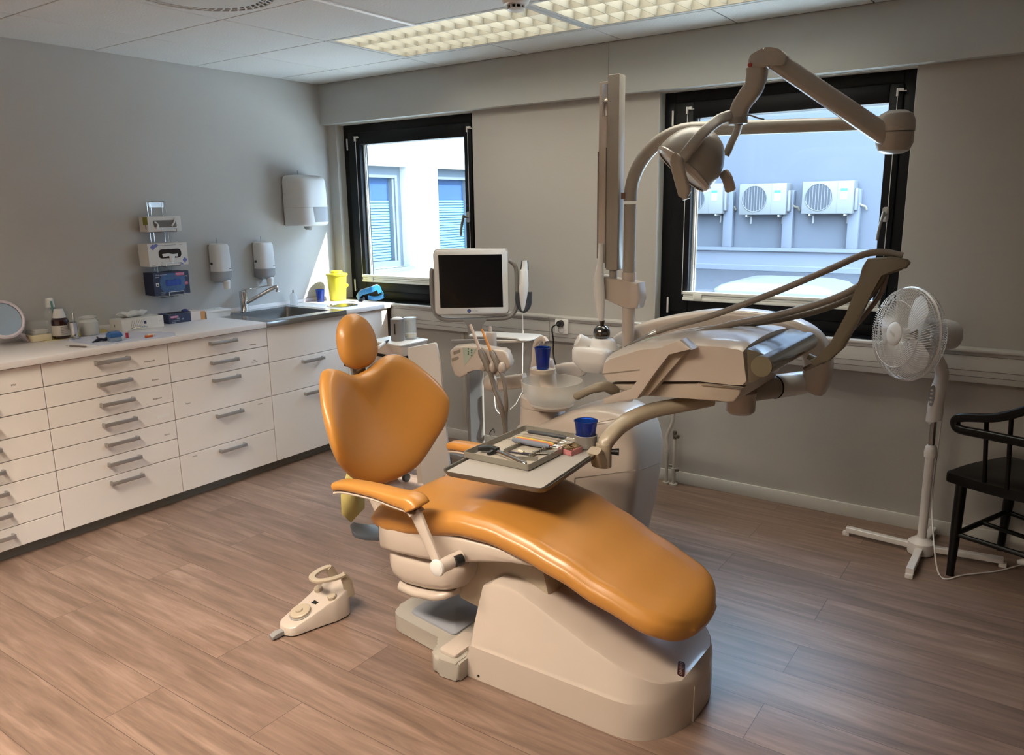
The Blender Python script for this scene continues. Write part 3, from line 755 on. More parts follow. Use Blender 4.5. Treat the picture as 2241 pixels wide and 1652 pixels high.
# armrests
def armrest(side):
    y = CY + side * 0.275
    if side < 0:
        a0 = PY(737, 1058, -2.17); a1 = PY(760, 1058, -2.17); a2 = PY(820, 1072, -2.17); a3 = PY(872, 1088, -2.17); a4 = PY(905, 1098, -2.17); a5 = PY(915, 1112, -2.17)
        y = -2.17
    pts = [(2.345, .578), (2.37, .586), (2.44, .590), (2.52, .588), (2.60, .590), (2.655, .588), (2.69, .570)]
    if side < 0: pts = [(a0.x, a0.z - .008), (a1.x, a1.z - .004), (a2.x, a2.z), (a3.x, a3.z), (a4.x, a4.z), (a5.x, a5.z)]
    P = spl([(p[0], y, p[1]) for p in pts], 6); n_ = len(P)
    wh = []
    for i in range(n_):
        t = i / (n_ - 1)
        w = 0.029 + 0.017 * t; h = 0.016 + 0.013 * max(0, t - 0.45) / 0.55 + 0.006 * t
        e = min(1, math.sqrt(max(0.0, 1 - (1 - min(1, t / 0.06)) ** 2)) + 0.12, math.sqrt(max(0.0, 1 - (1 - min(1, (1 - t) / 0.10)) ** 2)) + 0.1)
        wh.append((w * e, h * e))
    mb = MB().sweep(P, wh, n=24, p=3.0); r = mb.build('armrest_pad', leather_m, chair, ang=70)
    s = MB().sweep([p + Vector((0, 0, -0.022 - 0.012 * max(0, i / (n_ - 1) - .4))) for i, p in enumerate(P[1:-3])], [(w * 0.82, 0.006) for w, h in wh[1:-3]], n=16, p=3)
    s.build('armrest_shell', uw, chair)
    piv = Vector((2.83, y, .33)) if side > 0 else PY(962, 1240, -2.19)
    tp = P[-6] + Vector((0, 0, -0.03))
    d = (piv - tp)
    m = MB(); m.sweep([tp, tp + d * 0.5, piv], [(0.010, 0.025), (0.010, 0.020), (0.010, 0.018)], up=(1, 0, 1), n=16, p=3)
    m.build('armrest_post', uw, chair)
    q = MB(); s_ = -1 if side < 0 else 1
    q.cyl((piv.x, piv.y + s_ * 0.012, piv.z), (piv.x + 0.03, piv.y - s_ * 0.075, piv.z + 0.012), 0.023, n=24)
    q.build('armrest_pivot', uw, chair)
    MB().lathe((0, 0, 0), [(0.0, 0.006), (0.020, 0.006), (0.026, 0.003), (0.0285, -0.004), (0.025, -0.006)], n=28, M=T(piv.x, piv.y + s_ * 0.014, piv.z) @ Rx(90 if s_ < 0 else -90)).build('pivot_cap', whitep, chair)
    MB().cyl((piv.x + .035, piv.y - s_ * 0.035, piv.z + 0.012), (piv.x + .045, piv.y - s_ * 0.06, piv.z + 0.014), 0.018, n=20).build('pivot_knob', blackp, chair)
armrest(-1); armrest(1)
# under-seat cover
def shell(stations, mat_, name, p=3.2, n=40, pb=None):
    m = MB(); r_ = []
    for (x, w, zt, zb) in stations:
        ring = []
        for k in range(n):
            c_, s_ = math.cos(TAU * k / n), math.sin(TAU * k / n)
            ring.append((x, CY + w * math.copysign(abs(c_) ** (2 / p), c_), (zt + zb) / 2 + (zt - zb) / 2 * math.copysign(abs(s_) ** (2 / p), s_)))
        r_.append(m.ring(ring))
    m.skin(r_); return m.build(name, mat_, chair, ang=60)
shell([(2.395, .13, .43, .34), (2.40, .19, .44, .33), (2.42, .225, .45, .325), (2.50, .238, .46, .335), (2.62, .242, .475, .345), (2.75, .243, .49, .365), (2.90, .24, .49, .41), (3.0, .235, .48, .435), (3.08, .22, .465, .44)], uw, 'seat_pan', p=6)
shell([(2.425, .15, .36, .27), (2.44, .20, .365, .235), (2.465, .215, .37, .205), (2.52, .222, .37, .198), (2.62, .225, .375, .208), (2.70, .225, .38, .228), (2.75, .222, .385, .255), (2.785, .215, .385, .30), (2.80, .20, .385, .34)], uw, 'lift_cover', p=3.4)
shell([(2.47, .19, .222, .185), (2.485, .214, .222, .178), (2.56, .222, .224, .180), (2.66, .224, .238, .195), (2.70, .215, .25, .21), (2.72, .19, .25, .22)], uw, 'cover_lip', p=4)
# lift arm between cover and base
m = MB()
m.prism([(2.60, CY - .15, .36), (2.93, CY - .15, .42), (3.06, CY - .15, .40), (3.10, CY - .15, .25), (2.86, CY - .15, .18), (2.72, CY - .15, .20)], (0, .30, 0), 0.01)
m.build('lift_arm', mat('lift_arm_enamel', 'a99b87', 0.4, var=0.01), chair)
# main base
BT = [(2.800, .02), (2.83, .13), (2.856, .25), (2.880, .330), (2.905, .350), (2.97, .354), (3.02, .348), (3.08, .325), (3.18, .284), (3.28, .244), (3.40, .202), (3.50, .168), (3.54, .152)]
m = MB(); r_ = []; n = 48
xs = [2.802, 2.806] + [2.81 + 0.56 * k / 16 for k in range(17)] + [3.40, 3.43, 3.46, 3.485, 3.505, 3.52, 3.532, 3.539, 3.542]
for i, x in enumerate(xs):
    w = 0.255 if x < 3.36 else 0.255 * max(0.05, 1 - ((x - 3.36) / 0.183) ** 2.3) ** 0.45
    zt = interp(BT, x)
    if x < 2.90:
        zt = min(zt, 0.344)
    band = 0.115
    uz = max(zt, band + .03); prof = [(-1.0, 0.0), (-1.0, 0.05), (-1.0, band), (-0.988, band + .006), (-0.978, band + .012), (-0.915, uz - .014), (-0.895, uz - .003), (-0.86, uz), (-0.4, uz - .010)]
    if zt < band + 0.05:
        prof = [(-1.0, 0.0), (-1.0, zt * .4), (-0.99, zt * .7), (-.97, zt * .8), (-.94, zt * .9), (-.9, zt * .95), (-.86, zt * .98), (-.8, zt), (-.4, zt)]
    endf = 1.0
    if x > 3.5: endf = max(0.0, 1 - ((x - 3.5) / 0.042) ** 2.5) ** 0.5
    prof = [(a, b if b <= band else band + (b - band) * endf) for a, b in prof]
    ring = [(x, CY + a * w, b) for a, b in prof] + [(x, CY - a * w, b) for a, b in prof[::-1]]
    r_.append(m.ring(ring))
m.skin(r_); m.build('base_cover', uw, chair, ang=24)
# steep rear face of the cover is sheared back as in the photo: low rear plate with pads
m = MB()
rear = [(2.395, -2.005), (2.44, -2.04), (2.695, -2.075), (2.69, -2.135), (2.735, -2.175), (2.83, -2.165), (2.83, -1.60), (2.44, -1.69), (2.395, -1.72)]
m.prism([(p[0], p[1], 0.004) for p in rpoly(rear, [.04, .02, .03, .02, .03, .01, .01, .03, .04])], (0, 0, .062), 0.012)
m.build('base_plate', mat('base_plate_grey', 'a09a8f', 0.4, var=.01), chair)
m = MB(); pp = [(2.47, -2.0), (2.71, -2.035), (2.71, -1.70), (2.47, -1.72)]
m.prism([(p[0], p[1], 0.066) for p in rpoly(pp, .02)], (0, 0, .008), 0.003)
m.build('foot_switch_plate', mat('foot_plate_grey', '8c8f96', 0.35, var=.01), chair)
m = MB(); m.prism([(p[0], p[1], 0.066) for p in rpoly([(2.725, -2.14), (2.80, -2.145), (2.80, -2.0), (2.73, -2.0)], .015)], (0, 0, .012), 0.004); m.build('foot_pad', uw, chair)
# screw caps and the name badge
sc_ = PY(1047, 1479, CY - 0.256)
MB().cyl((sc_.x, sc_.y + .003, sc_.z), (sc_.x, sc_.y - .001, sc_.z), 0.004, n=12).build('screw_hole', blackp, chair)
bd = PX(1490, 1460, 3.45)
bq = PZ(1491, 1461, .168); bc = Vector((bq.x, bq.y, interp(BT, bq.x) - .0045))
e1_ = Vector((-0.35, 0.93, 0.11)).normalized(); nn = Vector((0.25, 0, 1)).normalized(); e1_ = (e1_ - nn * e1_.dot(nn)).normalized(); e2_ = nn.cross(e1_)
BM = Matrix(((-e1_.x, -e2_.x, nn.x, bc.x), (-e1_.y, -e2_.y, nn.y, bc.y), (-e1_.z, -e2_.z, nn.z, bc.z), (0, 0, 0, 1)))
m = MB(); m.prism([BM @ Vector((p[0], p[1], 0)) for p in rpoly([(-.034, -.011), (.034, -.011), (.034, .011), (-.034, .011)], .010)], nn * .001); bo = m.build('name_badge', mat('badge_dark_red', '3a120f', .4, var=0), chair)
MB().text('onihoo', .020, BM @ T(0, 0, .0016), 0.0002).build('badge_lettering', mat('badge_letter', 'a5918c', .5, var=0), bo, flat=True)
# yellow cloth hanging and the dark stool seat seen behind the chair
yel = mat('yellow_paper', 'cfc07a', .8, var=.03)
pts = [PX(760, 1030, 2.12), PX(797, 1040, 2.12), PX(800, 1112, 2.12), PX(768, 1143, 2.12), PX(746, 1125, 2.12), PX(748, 1085, 2.12)]
m = MB(); m.bm.faces.new([m.bm.verts.new(p + Vector((0.006 * math.sin(i * 2.1), 0, 0))) for i, p in enumerate(pts)]); o = m.build('yellow_cloth', yel, None, solid=.0015)
tag(o, 'pale yellow cloth hanging behind the dental chair below the backrest', 'cloth')
m = MB(); c0 = PX(795, 1160, 2.32)
sp = [PX(u, v, 2.32) for u, v in ((768, 1147), (780, 1144), (795, 1147), (812, 1150), (812, 1176), (790, 1174), (771, 1170), (773, 1160))]
m = MB(); z0 = .30
pp = [PZ(u, v, .33) for u, v in ((766, 1150), (772, 1144), (788, 1146), (800, 1150), (830, 1150), (830, 1178), (800, 1177), (777, 1172), (771, 1164))]
m.prism([(p[0], p[1], .318) for p in pp], (0, 0, .016), .005)
m.build('release_lever', mat('lever_dark_grey', '3b4048', .3, var=.02), chair)
# foot control on the floor
fc = thing('foot_control', 'cream foot control with round dial and arched handle on the floor', 'foot control', (2.25, -2.28, 0))
ax = Vector((0.16, 0.987, 0)).normalized()
# local frame: L along ax (toe -> heel), Wd sideways
og = Vector((2.108, -2.275, 0)); sd_ = Vector((ax.y, -ax.x, 0))
def LC(l, w, z): return og + (ax * l + sd_ * w) * .84 + Vector((0, 0, z))
m = MB()
bodyp = rpoly([(-0.02, -.02), (0.0, -.055), (.16, -.075), (.20, -.085), (.29, -.075), (.315, 0), (.29, .075), (.20, .085), (.16, .075), (0.0, .055), (-.02, .02)], [.01, .03, .01, .03, .04, .03, .04, .03, .01, .03, .01])
r_ = [m.ring([LC(p[0], p[1], 0.006) for p in bodyp]), m.ring([LC(p[0], p[1], (0.034 + .26 * max(0, p[0]))) for p in bodyp]), m.ring([LC(.14 + (p[0] - .14) * .965, p[1] * .95, (0.038 + .26 * max(0, p[0]))) for p in bodyp])]
m.skin(r_); m.build('housing', uw, fc, ang=50)
def ftop(l): return 0.038 + .26 * max(0, l)
slope = math.atan(.26)
xa = ax; nz = Vector((-ax.x * math.sin(slope), -ax.y * math.sin(slope), math.cos(slope)))
def disc(l, w, r, h, name, mt, base=0.0):
    c0 = LC(l, w, ftop(l) + base)
    m_ = MB(); m_.cyl(c0 - nz * .002, c0 + nz * h * .8, r, n=32); m_.cyl(c0 + nz * h * .8, c0 + nz * h, r, r * .9, n=32); return m_.build(name, mt, fc)
disc(.075, 0, .043, .003, 'dial_rim', greyp); disc(.075, 0, .039, .014, 'dial', mat('dial_beige', 'ad9f8a', .45, var=.01)); disc(.072, 0, .014, .020, 'dial_knob', mat('dial_beige', 'ad9f8a'))
for w in (-.055, .055): disc(.205, w, .017, .014, 'button', mat('dial_beige', 'ad9f8a'))
m = MB(); m.prism([LC(p[0], p[1], ftop(p[0]) + .0005) for p in ((.135, -.012), (.155, -.012), (.155, .02), (.14, .02))], nz * .001); m.build('indicator_label', blackp, fc)
hz = .168
arc = [(.29, -.062, .075), (.285, -.060, .13), (.272, -.056, hz - .01), (.262, -.054, hz)]
for s_ in (-1, 1):
    m = MB(); m.sweep([LC(a, s_ * -b if s_ > 0 else b, c) for a, b, c in arc], [(.010, .022), (.009, .019), (.008, .016), (.008, .013)], up=tuple(ax), n=12, p=4); m.build('handle_post', mat('dial_beige', 'ad9f8a'), fc)
m = MB(); m.sweep(spl([LC(.268, -.062, hz), LC(.22, -.060, hz), LC(.165, -.035, hz), LC(.150, 0, hz), LC(.165, .035, hz), LC(.22, .060, hz), LC(.268, .062, hz)], 6), (.012, .006), n=14, p=4); m.build('handle_loop', mat('dial_beige', 'ad9f8a'), fc)
m = MB(); m.sweep([LC(-.015, 0, .014), LC(-.05, .0, .014), LC(-.075, 0, .010)], [(.012, .010), (.015, .012), (.014, .007)], n=12, p=4); m.build('toe_lever', greyp, fc)
# ================================================================ DENTAL UNIT (pedestal, spittoon, assistant arm)
Vec = Vector
UY = -0.90
du = thing('dental_unit', 'cream floor standing dental unit with glass spittoon bowl behind the chair', 'dental unit', (2.6, -0.9, 0))
def rrect(x0, x1, y0, y1, r, n=5): return rpoly([(x0, y0), (x1, y0), (x1, y1), (x0, y1)], r, n)
m = MB(); rs = []
for z, xl, xr, yf, yb, r in [(0.0, 2.34, 2.845, -1.04, -.78, .05), (.03, 2.33, 2.86, -1.055, -.77, .05), (.2, 2.31, 2.895, -1.075, -.76, .055), (.38, 2.29, 2.918, -1.085, -.755, .06), (.47, 2.285, 2.922, -1.087, -.755, .06), (.50, 2.30, 2.920, -1.086, -.755, .065), (.53, 2.38, 2.916, -1.083, -.755, .07), (.57, 2.46, 2.906, -1.078, -.755, .075), (.61, 2.53, 2.89, -1.07, -.76, .08), (.64, 2.60, 2.868, -1.055, -.77, .08), (.66, 2.66, 2.83, -1.03, -.79, .07), (.668, 2.70, 2.79, -1.0, -.82, .04)]:
    rs.append(m.ring([(p[0], p[1], z) for p in rrect(xl, xr, yf, yb, r)]))
m.skin(rs); m.build('pedestal', uw, du, ang=50)
m = MB()
def seam(a, b, y, w=.0016):
    p, q = PY(*a, y), PY(*b, y); m.sweep([p, q], (.0012, w), n=6)
seam((1258, 1046), (1330, 1037), -1.0865); seam((1330, 1037), (1392, 1029), -1.0865); seam((1258, 1046), (1254, 1082), -1.0865); seam((1300, 926), (1350, 916), -1.0845)
p = PX(1400, 1028, 2.9195); q = PX(1443, 1013, 2.9195); m.sweep([p, q], (.0016, .0014), n=6)
m.build('panel_seam', uw2, du, flat=True)
# spittoon column
c = PY(1190, 925, -.93)
colx, coly = c.x - .005, -.93
m = MB(); rs = []
def col(z, rx_, ry_, dx=0, dy=0, n=36):
    return m.ring([(colx + dx + rx_ * math.cos(TAU * i / n), coly + dy + ry_ * math.sin(TAU * i / n), z) for i in range(n)])
for z, a, b_, dx, dy in [(.485, .135, .11, 0, 0), (.50, .125, .105, 0, 0), (.512, .112, .10, 0, 0), (.56, .110, .098, 0, 0), (.60, .108, .096, 0, 0), (.604, .102, .09, 0, 0), (.608, .108, .096, 0, 0), (.65, .108, .095, 0, 0)]: rs.append(col(z, a, b_, dx, dy))
m.skin(rs); m.build('spittoon_column', uw, du, ang=40)
m = MB(); rs = []
for z, a, b_, dx, dy in [(.60, .10, .06, -.005, .03), (.68, .078, .05, -.025, .045), (.76, .068, .045, -.03, .05), (.80, .060, .042, -.03, .05), (.82, .052, .036, -.03, .05), (.828, .035, .022, -.03, .05)]: rs.append(col(z, a, b_, dx, dy))
m.skin(rs); m.build('column_head', uw, du, ang=40)
bc = PY(1208, 838, -1.0)
BZ = bc.z
gb = glass_mat('frosted_bowl', 'dfe3da', 0.10, 0.25)
frost = mat('bowl_frosted_glass', 'dad6cc', 0.3, var=0, alpha=0.34)
R0 = .141
prof = [(.03, -.098), (.075, -.096), (.105, -.085), (.128, -.055), (.139, -.02), (R0, .012), (R0 - .004, .012), (.134, -.02), (.122, -.055), (.10, -.08), (.07, -.089), (.02, -.09)]
MB().lathe((bc.x, bc.y, BZ), prof, n=48).build('bowl', frost, du)
m = MB(); m.lathe((bc.x, bc.y, BZ - .12), [(.05, 0), (.085, .006), (.10, .022), (.075, .024), (.02, .024)], n=36); m.build('bowl_collar', uw, du)
# cup stand and spout
cs = PY(1188, 806, -.98)
m = MB(); m.lathe((cs.x, cs.y, cs.z), [(.0, -.022), (.052, -.022), (.057, -.016), (.058, .0), (.054, .002), (.05, -.004), (.0, -.004)], n=36)
m.build('cup_stand', mat('cup_stand_beige', 'b9ab99', .4, var=.01), du)
s0 = PY(1170, 800, -.92); s1 = PY(1172, 760, -.92); s2 = PY(1178, 745, -.93); s3 = PY(1190, 741, -.95); s4 = PY(1196, 750, -.96)
MB().sweep(spl([s0, s1, s2, s3, s4], 6), [(.012, .013)] * 12 + [(.011, .013)] * 13, n=16, p=3).build('cup_filler_spout', uw, du)
# assistant arm
m = MB(); a0 = PY(1075, 842, -.78); a1 = PY(1150, 832, -.78); a2 = PY(1215, 815, -.76); a3 = PY(1262, 813, -.76)
m.sweep([a0 + Vec((0, 0, 0)), a1], (.02, .036), n=20, p=4); m.build('assistant_arm', uw, du)
m = MB(); m.sweep([PY(1195, 818, -.76), PY(1235, 811, -.76), PY(1262, 808, -.76), PY(1275, 812, -.76), PY(1281, 817, -.76)], [(.025, .030), (.028, .038), (.027, .038), (.024, .03), (.012, .012)], n=20, p=3); m.build('arm_hinge', uw, du, ang=60)
m = MB(); m.ell(PY(1074, 838, -.80), (.045, .03, .045)); m.build('arm_elbow', uw, du)
# assistant holder: the control panel with grips
hp = PY(1055, 790, -.86)
def AP(u, v, off=0.0): return PY(u, v, -.90) + Vec((off * .35, -off * .94, 0))
outl = [AP(*p) for p in ((990, 765), (1000, 756), (1030, 753), (1060, 758), (1105, 763), (1113, 768), (1122, 792), (1120, 800), (1104, 818), (1090, 812), (1078, 812), (1062, 800), (1045, 800), (1030, 815), (1012, 824), (1000, 818), (992, 795))]
m = MB(); m.prism([p + Vec((-.015, .04, 0)) for p in outl], Vec((.03, -.08, 0)), .012, 3); m.build('assistant_holder', uw, du, ang=50)
m = MB(); m.prism([AP(*p) + Vec((.0155, -.0412, 0)) for p in ((1018, 757), (1049, 760), (1022, 797))], Vec((.0002, -.0005, 0))); kp = m.build('key_pad', mat('keypad_green', 'a9b3a4', .4, var=0), du, flat=True)
m = MB()
for u, v in ((1031, 760), (1031, 766), (1031, 771), (1038, 763), (1038, 768), (1038, 774)): m.cyl(AP(u, v) + Vec((.0157, -.0418, 0)), AP(u, v) + Vec((.016, -.043, 0)), .0045, n=12)
m.build('key', mat('key_green', '4c6b5c', .4, var=0), kp)
m = MB()
for u, v in ((1006, 768), (1002, 783)): m.prism([AP(u + a, v + b) + Vec((.0155, -.0412, 0)) for a, b in rpoly([(-8, -2), (7, -7), (8, -1), (-7, 5)], 2)], Vec((.0002, -.0006, 0)))
m.build('holder_slot', uw2, du, flat=True)
m = MB()
for u, v in ((1064, 795), (1085, 798), (1104, 800)): m.ell(AP(u, v) + Vec((.022, -.050, 0)), (.019, .024, .030))
m.build('holder_cup', uw, du)
# post that carries the tray above (between assistant arm and small glass shelf)
m = MB(); q = PY(1075, 735, -.78); m.box(q.x - .022, q.x + .022, -.80, -.76, q.z - .06, q.z + .02, .006); m.cyl((q.x - .005, -.78, q.z + .015), (q.x - .005, -.78, q.z + .05), .010, .006); m.box(q.x + .0, q.x + .022, -.79, -.77, a0.z, q.z - .05, .004)
m.build('shelf_post', uw, du)
# ---------------- hoses held in the assistant holder
def hose_tool(name, label, tip, grip, hold, path, tipcol, r):
    t = thing(name, label, 'suction tip', tuple(hold))
    MB().tube([tip, tip * .5 + grip * .5, grip], [r * .55, r * .6, r * .7], n=12).build('tip', tipcol, t)
    m_ = MB(); d_ = (hold - grip); m_.tube([grip, grip + d_ * .15, grip + d_ * .5, grip + d_ * .85, hold], [r * .8, r * 1.35, r * 1.25, r * 1.5, r * 1.3], n=14); m_.build('handpiece', hose_m, t)
    MB().tube(spl(path, 6), r, n=12).build('hose', hose_m, t)
    return t
def ap(u, v, y=-.96): return PY(u, v, y)
hose_tool('suction_handpiece', 'large suction tube with pale tip in the assistant holder', ap(1029, 710), ap(1050, 765), ap(1072, 812), [ap(1072, 812), ap(1083, 850), ap(1096, 890), ap(1106, 935, -.93), ap(1110, 975, -.93), Vec((2.345, -.95, .40)), Vec((2.38, -.93, .34))], mat('tip_pale', 'c8b3a2', .4, var=0), .0125)
hose_tool('saliva_ejector', 'thin saliva ejector with orange tip in the assistant holder', ap(1054, 720), ap(1074, 768), ap(1093, 808), [ap(1093, 808), ap(1103, 835), ap(1108, 880), ap(1107, 920, -.93), ap(1112, 975, -.93), Vec((2.345, -.91, .42)), Vec((2.38, -.89, .37))], mat('tip_orange', 'd08a3c', .4, var=0), .010)

def cup(loc, r, h, label, mat_=bluecup):
    m_ = MB(); m_.lathe(loc, [(.0, .002), (r * .70, .002), (r * .72, .0), (r * .96, h * .95), (r * 1.03, h * .97), (r * 1.03, h), (r * .93, h), (r * .93, h * .93), (r * .69, .006), (.0, .006)], n=36)
    return tag(m_.build('cup', mat_, None), label, 'cup', 'blue plastic cups')
cup((cs.x, cs.y, cs.z + .0), .0385, .098, 'blue plastic cup on the filler stand above the spittoon bowl')

# ================================================================ OPERATING LAMP
PY_ = -0.85
lampt = thing('operating_lamp', 'dental operating lamp on a tall curved pole and jointed arm before the right window', 'operating lamp', tuple(PY(1376, 715, PY_)))
arm_m = mat('lamp_arm_enamel', '9b9388', 0.35, var=.01, coat=.2)  # enamel darkened all over: the backlit shade is put into its colour
px0 = PY(1376, 640, PY_).x
b0 = PY(1376, 725, PY_)
zt = PY(1500, 284, PY_).z; xe = PY(1955, 268, PY_)
m = MB(); m.cyl((px0, PY_, .66), (px0, PY_, PY(1376, 600, PY_).z), .0275, n=28); m.build('pole_foot', uw, lampt)
m = MB(); m.cyl((px0, PY_, PY(1376, 612, PY_).z), (px0, PY_, PY(1376, 596, PY_).z), .031, n=28); m.build('pole_collar', uw, lampt)
m = MB(); m.tube([(px0, PY_, PY(1376, 600, PY_).z), (px0, PY_, PY(1381, 447, PY_).z)], .0265, n=24); m.build('pole', arm_m, lampt)
zc = PY(1384, 440, PY_).z
m = MB(); Rb = zt - zc - .01
path = [(px0, PY_, zc)] + [(px0 + Rb * (1 - math.cos(a)), PY_, zc + .01 + Rb * math.sin(a)) for a in [math.pi / 2 * k / 12 for k in range(13)]]
path += [(px0 + Rb + (xe.x - px0 - Rb) * k / 6, PY_, zt + (xe.z - zt) * k / 6) for k in range(1, 7)]
m.tube(path, [.0285] * 14 + [.028, .027, .026, .025, .024, .023], n=24); m.build('curved_arm', arm_m, lampt)
m = MB(); m.box(px0 - .029, px0 - .012, PY_ - .03, PY_ - .02, zc + .01, zc + .035); m.build('arm_label', mat('label_brown', '6a4b3c', .5, var=0), lampt)
hub = Vec((xe.x + .01, PY_ - .01, 0))
m = MB(); m.lathe((hub.x, hub.y, xe.z), [(.0, .040), (.03, .038), (.052, .026), (.061, .005), (.062, -.03), (.06, -.032)], n=36); m.build('hub_cap', arm_m, lampt)
m = MB(); m.lathe((hub.x, hub.y, xe.z), [(.056, -.034), (.060, -.036), (.060, -.07), (.050, -.095), (.03, -.105), (.0, -.107)], n=36); m.build('hub_base', arm_m, lampt)
# spring arm back up to the elbow
ey = -1.02
el = PY(1695, 132, ey); A0 = Vec((hub.x - .005, hub.y - .02, xe.z - .06))
m = MB(); m.sweep([A0, A0 * .6 + el * .4, el], [(.030, .034), (.028, .033), (.026, .032)], n=20, p=3.6); m.build('spring_arm', arm_m, lampt)
def EP(u, v, y=ey): return PY(u, v, y)
m = MB(); m.prism([EP(*p, ey - .03) for p in rpoly([(1722, 122), (1706, 107), (1690, 103), (1672, 103), (1645, 118), (1637, 126), (1637, 150), (1677, 146), (1680, 143), (1715, 143)], 5, 3)], Vec((0, .06, 0)), .006); m.build('elbow', arm_m, lampt, ang=50)
m = MB(); m.lathe((0, 0, 0), [(.0, .002), (.006, .002), (.008, 0), (.008, -.002)], n=20, M=T(*EP(1641, 142, ey - .033)) @ Rx(90)); m.build('red_mark', mat('red_mark', '9a2a22', .4, var=0), lampt)
neck = [EP(1657, 148), EP(1656, 165), EP(1650, 190), EP(1635, 212), EP(1620, 235), EP(1615, 262)]
m = MB(); m.sweep(spl(neck, 5), [(.036, .028)] * 8 + [(.034, .026)] * 8 + [(.032, .025)] * 10, up=(0, 1, 0), n=20, p=3.5); m.build('neck', arm_m, lampt)
m = MB(); m.cyl(EP(1615, 258), EP(1615, 272), .034, n=24); m.build('swivel_collar', mat('collar_grey', '8c8780', .35, var=0), lampt)
# head: dome aimed at the headrest
lc = PY(1526, 352, -1.06)
axd = Vec((-.55, -.35, -.76)).normalized(); lc = PY(1512, 352, -1.06)
sdv, upv = frame(axd)
HM = Matrix(((sdv.x, upv.x, axd.x, 0), (sdv.y, upv.y, axd.y, 0), (sdv.z, upv.z, axd.z, 0), (0, 0, 0, 1)))
m = MB(); m.lathe(lc, [(.0, -.128), (.025, -.126), (.055, -.115), (.085, -.09), (.108, -.055), (.120, -.018), (.124, .018), (.123, .030)], n=44, M=HM, cap=True); m.build('lamp_head', arm_m, lampt, ang=50)
m = MB(); m.lathe(lc, [(.123, .031), (.126, .036), (.122, .048), (.112, .055), (.106, .053)], n=44, M=HM, cap=False); m.build('front_ring', uw, lampt)
m = MB(); m.lathe(lc, [(.112, .048), (.0, .056)], n=44, M=HM); m.build('front_glass', mat('lamp_lens', 'c9ccd0', .1, var=0), lampt)
m = MB()
for k in range(6): m.box(-.002 + .008 * k - .02, .001 + .008 * k - .02, -.098, -.088, -.045, -.025, M=T(*lc) @ HM @ Matrix.Rotation(math.radians(140), 4, 'Z'))
m.build('vent_slot', uw2, lampt, flat=True)
fk = EP(1610, 248)
for s_, pts in ((-1, [(1612, 250, ey), (1575, 262, -1.08), (1540, 290, -1.15), (1510, 325, -1.19), (1492, 350, -1.20)]), (1, [(1618, 268, ey), (1612, 290, -.98), (1600, 315, -.95), (1588, 340, -.95)])):
    P = [PY(*p) for p in pts]
    m = MB(); m.sweep(spl(P, 5), (.021 if s_ < 0 else .014, .010), up=(0, 1, 0) if s_ < 0 else (0, 1, 0), n=18, p=3); m.build('yoke_arm', arm_m, lampt)
m = MB(); m.sweep(spl([PY(1478, 338, -1.21), PY(1482, 362, -1.22), PY(1492, 400, -1.22), PY(1502, 436, -1.22)], 5), [(.010 + .014 * min(1, k / 3) - (.012 if k > 13 else 0), .012) for k in range(16)], up=(0, 1, 0), n=18, p=3); m.build('grip', mat('grip_cover', '9a8e80', .45, var=.01), lampt)
m = MB(); m.sweep(spl([PY(1583, 378, -.99), PY(1592, 392, -1.0), PY(1600, 420, -1.0)], 5), [(.012, .011), (.019, .011)] + [(.020, .011)] * 8 + [(.012, .009)], up=(0, 1, 0), n=18, p=3); m.build('grip', MATS['grip_cover'], lampt)
m = MB(); m.tube(spl([PY(1622, 252, ey - .02), PY(1640, 252, ey - .02), PY(1658, 258, ey), PY(1672, 261, ey + .02)], 5), .003, n=8); m.build('cable', greyp, lampt)

# ================================================================ X-RAY
xr = thing('xray_machine', 'white dental x-ray machine with tall scissor arm left of the lamp pole', 'x-ray machine', tuple(PY(1350, 640, PY_)))
XY = -.85
p0 = PY(1345, 590, XY); p1 = PY(1345, 165, XY)
m = MB(); m.box(p0.x - .027, p0.x + .030, XY - .035, XY + .02, p0.z, p1.z, .005); m.build('upper_arm', arm_m, xr)
q0 = PY(1316, 575, XY - .02); q1 = PY(1316, 180, XY - .02)
m = MB(); m.box(q0.x - .014, q0.x + .026, XY - .03, XY + .02, q0.z, q1.z, .004); m.build('fore_arm', uw, xr)
m = MB(); zz = q1.z; m.box(q0.x + .005, q0.x + .030, XY - .036, XY - .028, zz - .14, zz - .01, .003); m.build('arm_hinge', chrome_m, xr)
m = MB(); m.box(q0.x - .0165, q0.x - .013, XY - .032, XY - .02, q0.z + .02, zz - .28); m.box(p0.x - .030, p0.x - .026, XY - .036, XY - .026, p0.z + .01, p1.z - .29); m.build('chrome_strip', chrome_m, xr)
m = MB(); mz0 = PY(1340, 672, XY).z; mz1 = PY(1340, 608, XY).z
m.prism([PY(*p, XY - .03) for p in ((1312, 602), (1366, 617), (1396, 619), (1399, 655), (1393, 676), (1368, 676), (1310, 650))], Vec((0, .075, 0)), .008, 3); m.build('mounting_block', uw, xr)
m = MB(); q = PY(1342, 600, XY); m.cyl((q.x, XY, PY(1342, 612, XY).z), (q.x, XY, p0.z + .01), .018, n=20); m.build('arm_pin', arm_m, xr)
g = XY - .06
m = MB(); m.tube([PY(1315, 533, g), PY(1314, 575, g), PY(1310, 610, g), PY(1312, 645, g), PY(1315, 690, g), PY(1317, 708, g)], [.010, .012, .023, .024, .016, .009], n=20); m.build('hanger', whitep, xr)
bl_ = PY(1317, 728, g)
m = MB(); m.ell(bl_, .038); m.cyl(bl_ + Vec((0, 0, .03)), bl_ + Vec((0, 0, .055)), .010, .014); m.build('ball_joint', mat('ball_dark_metal', '6b6967', .18, 1.0, var=0), xr)
hd = PY(1303, 775, g)
m = MB(); rs = []
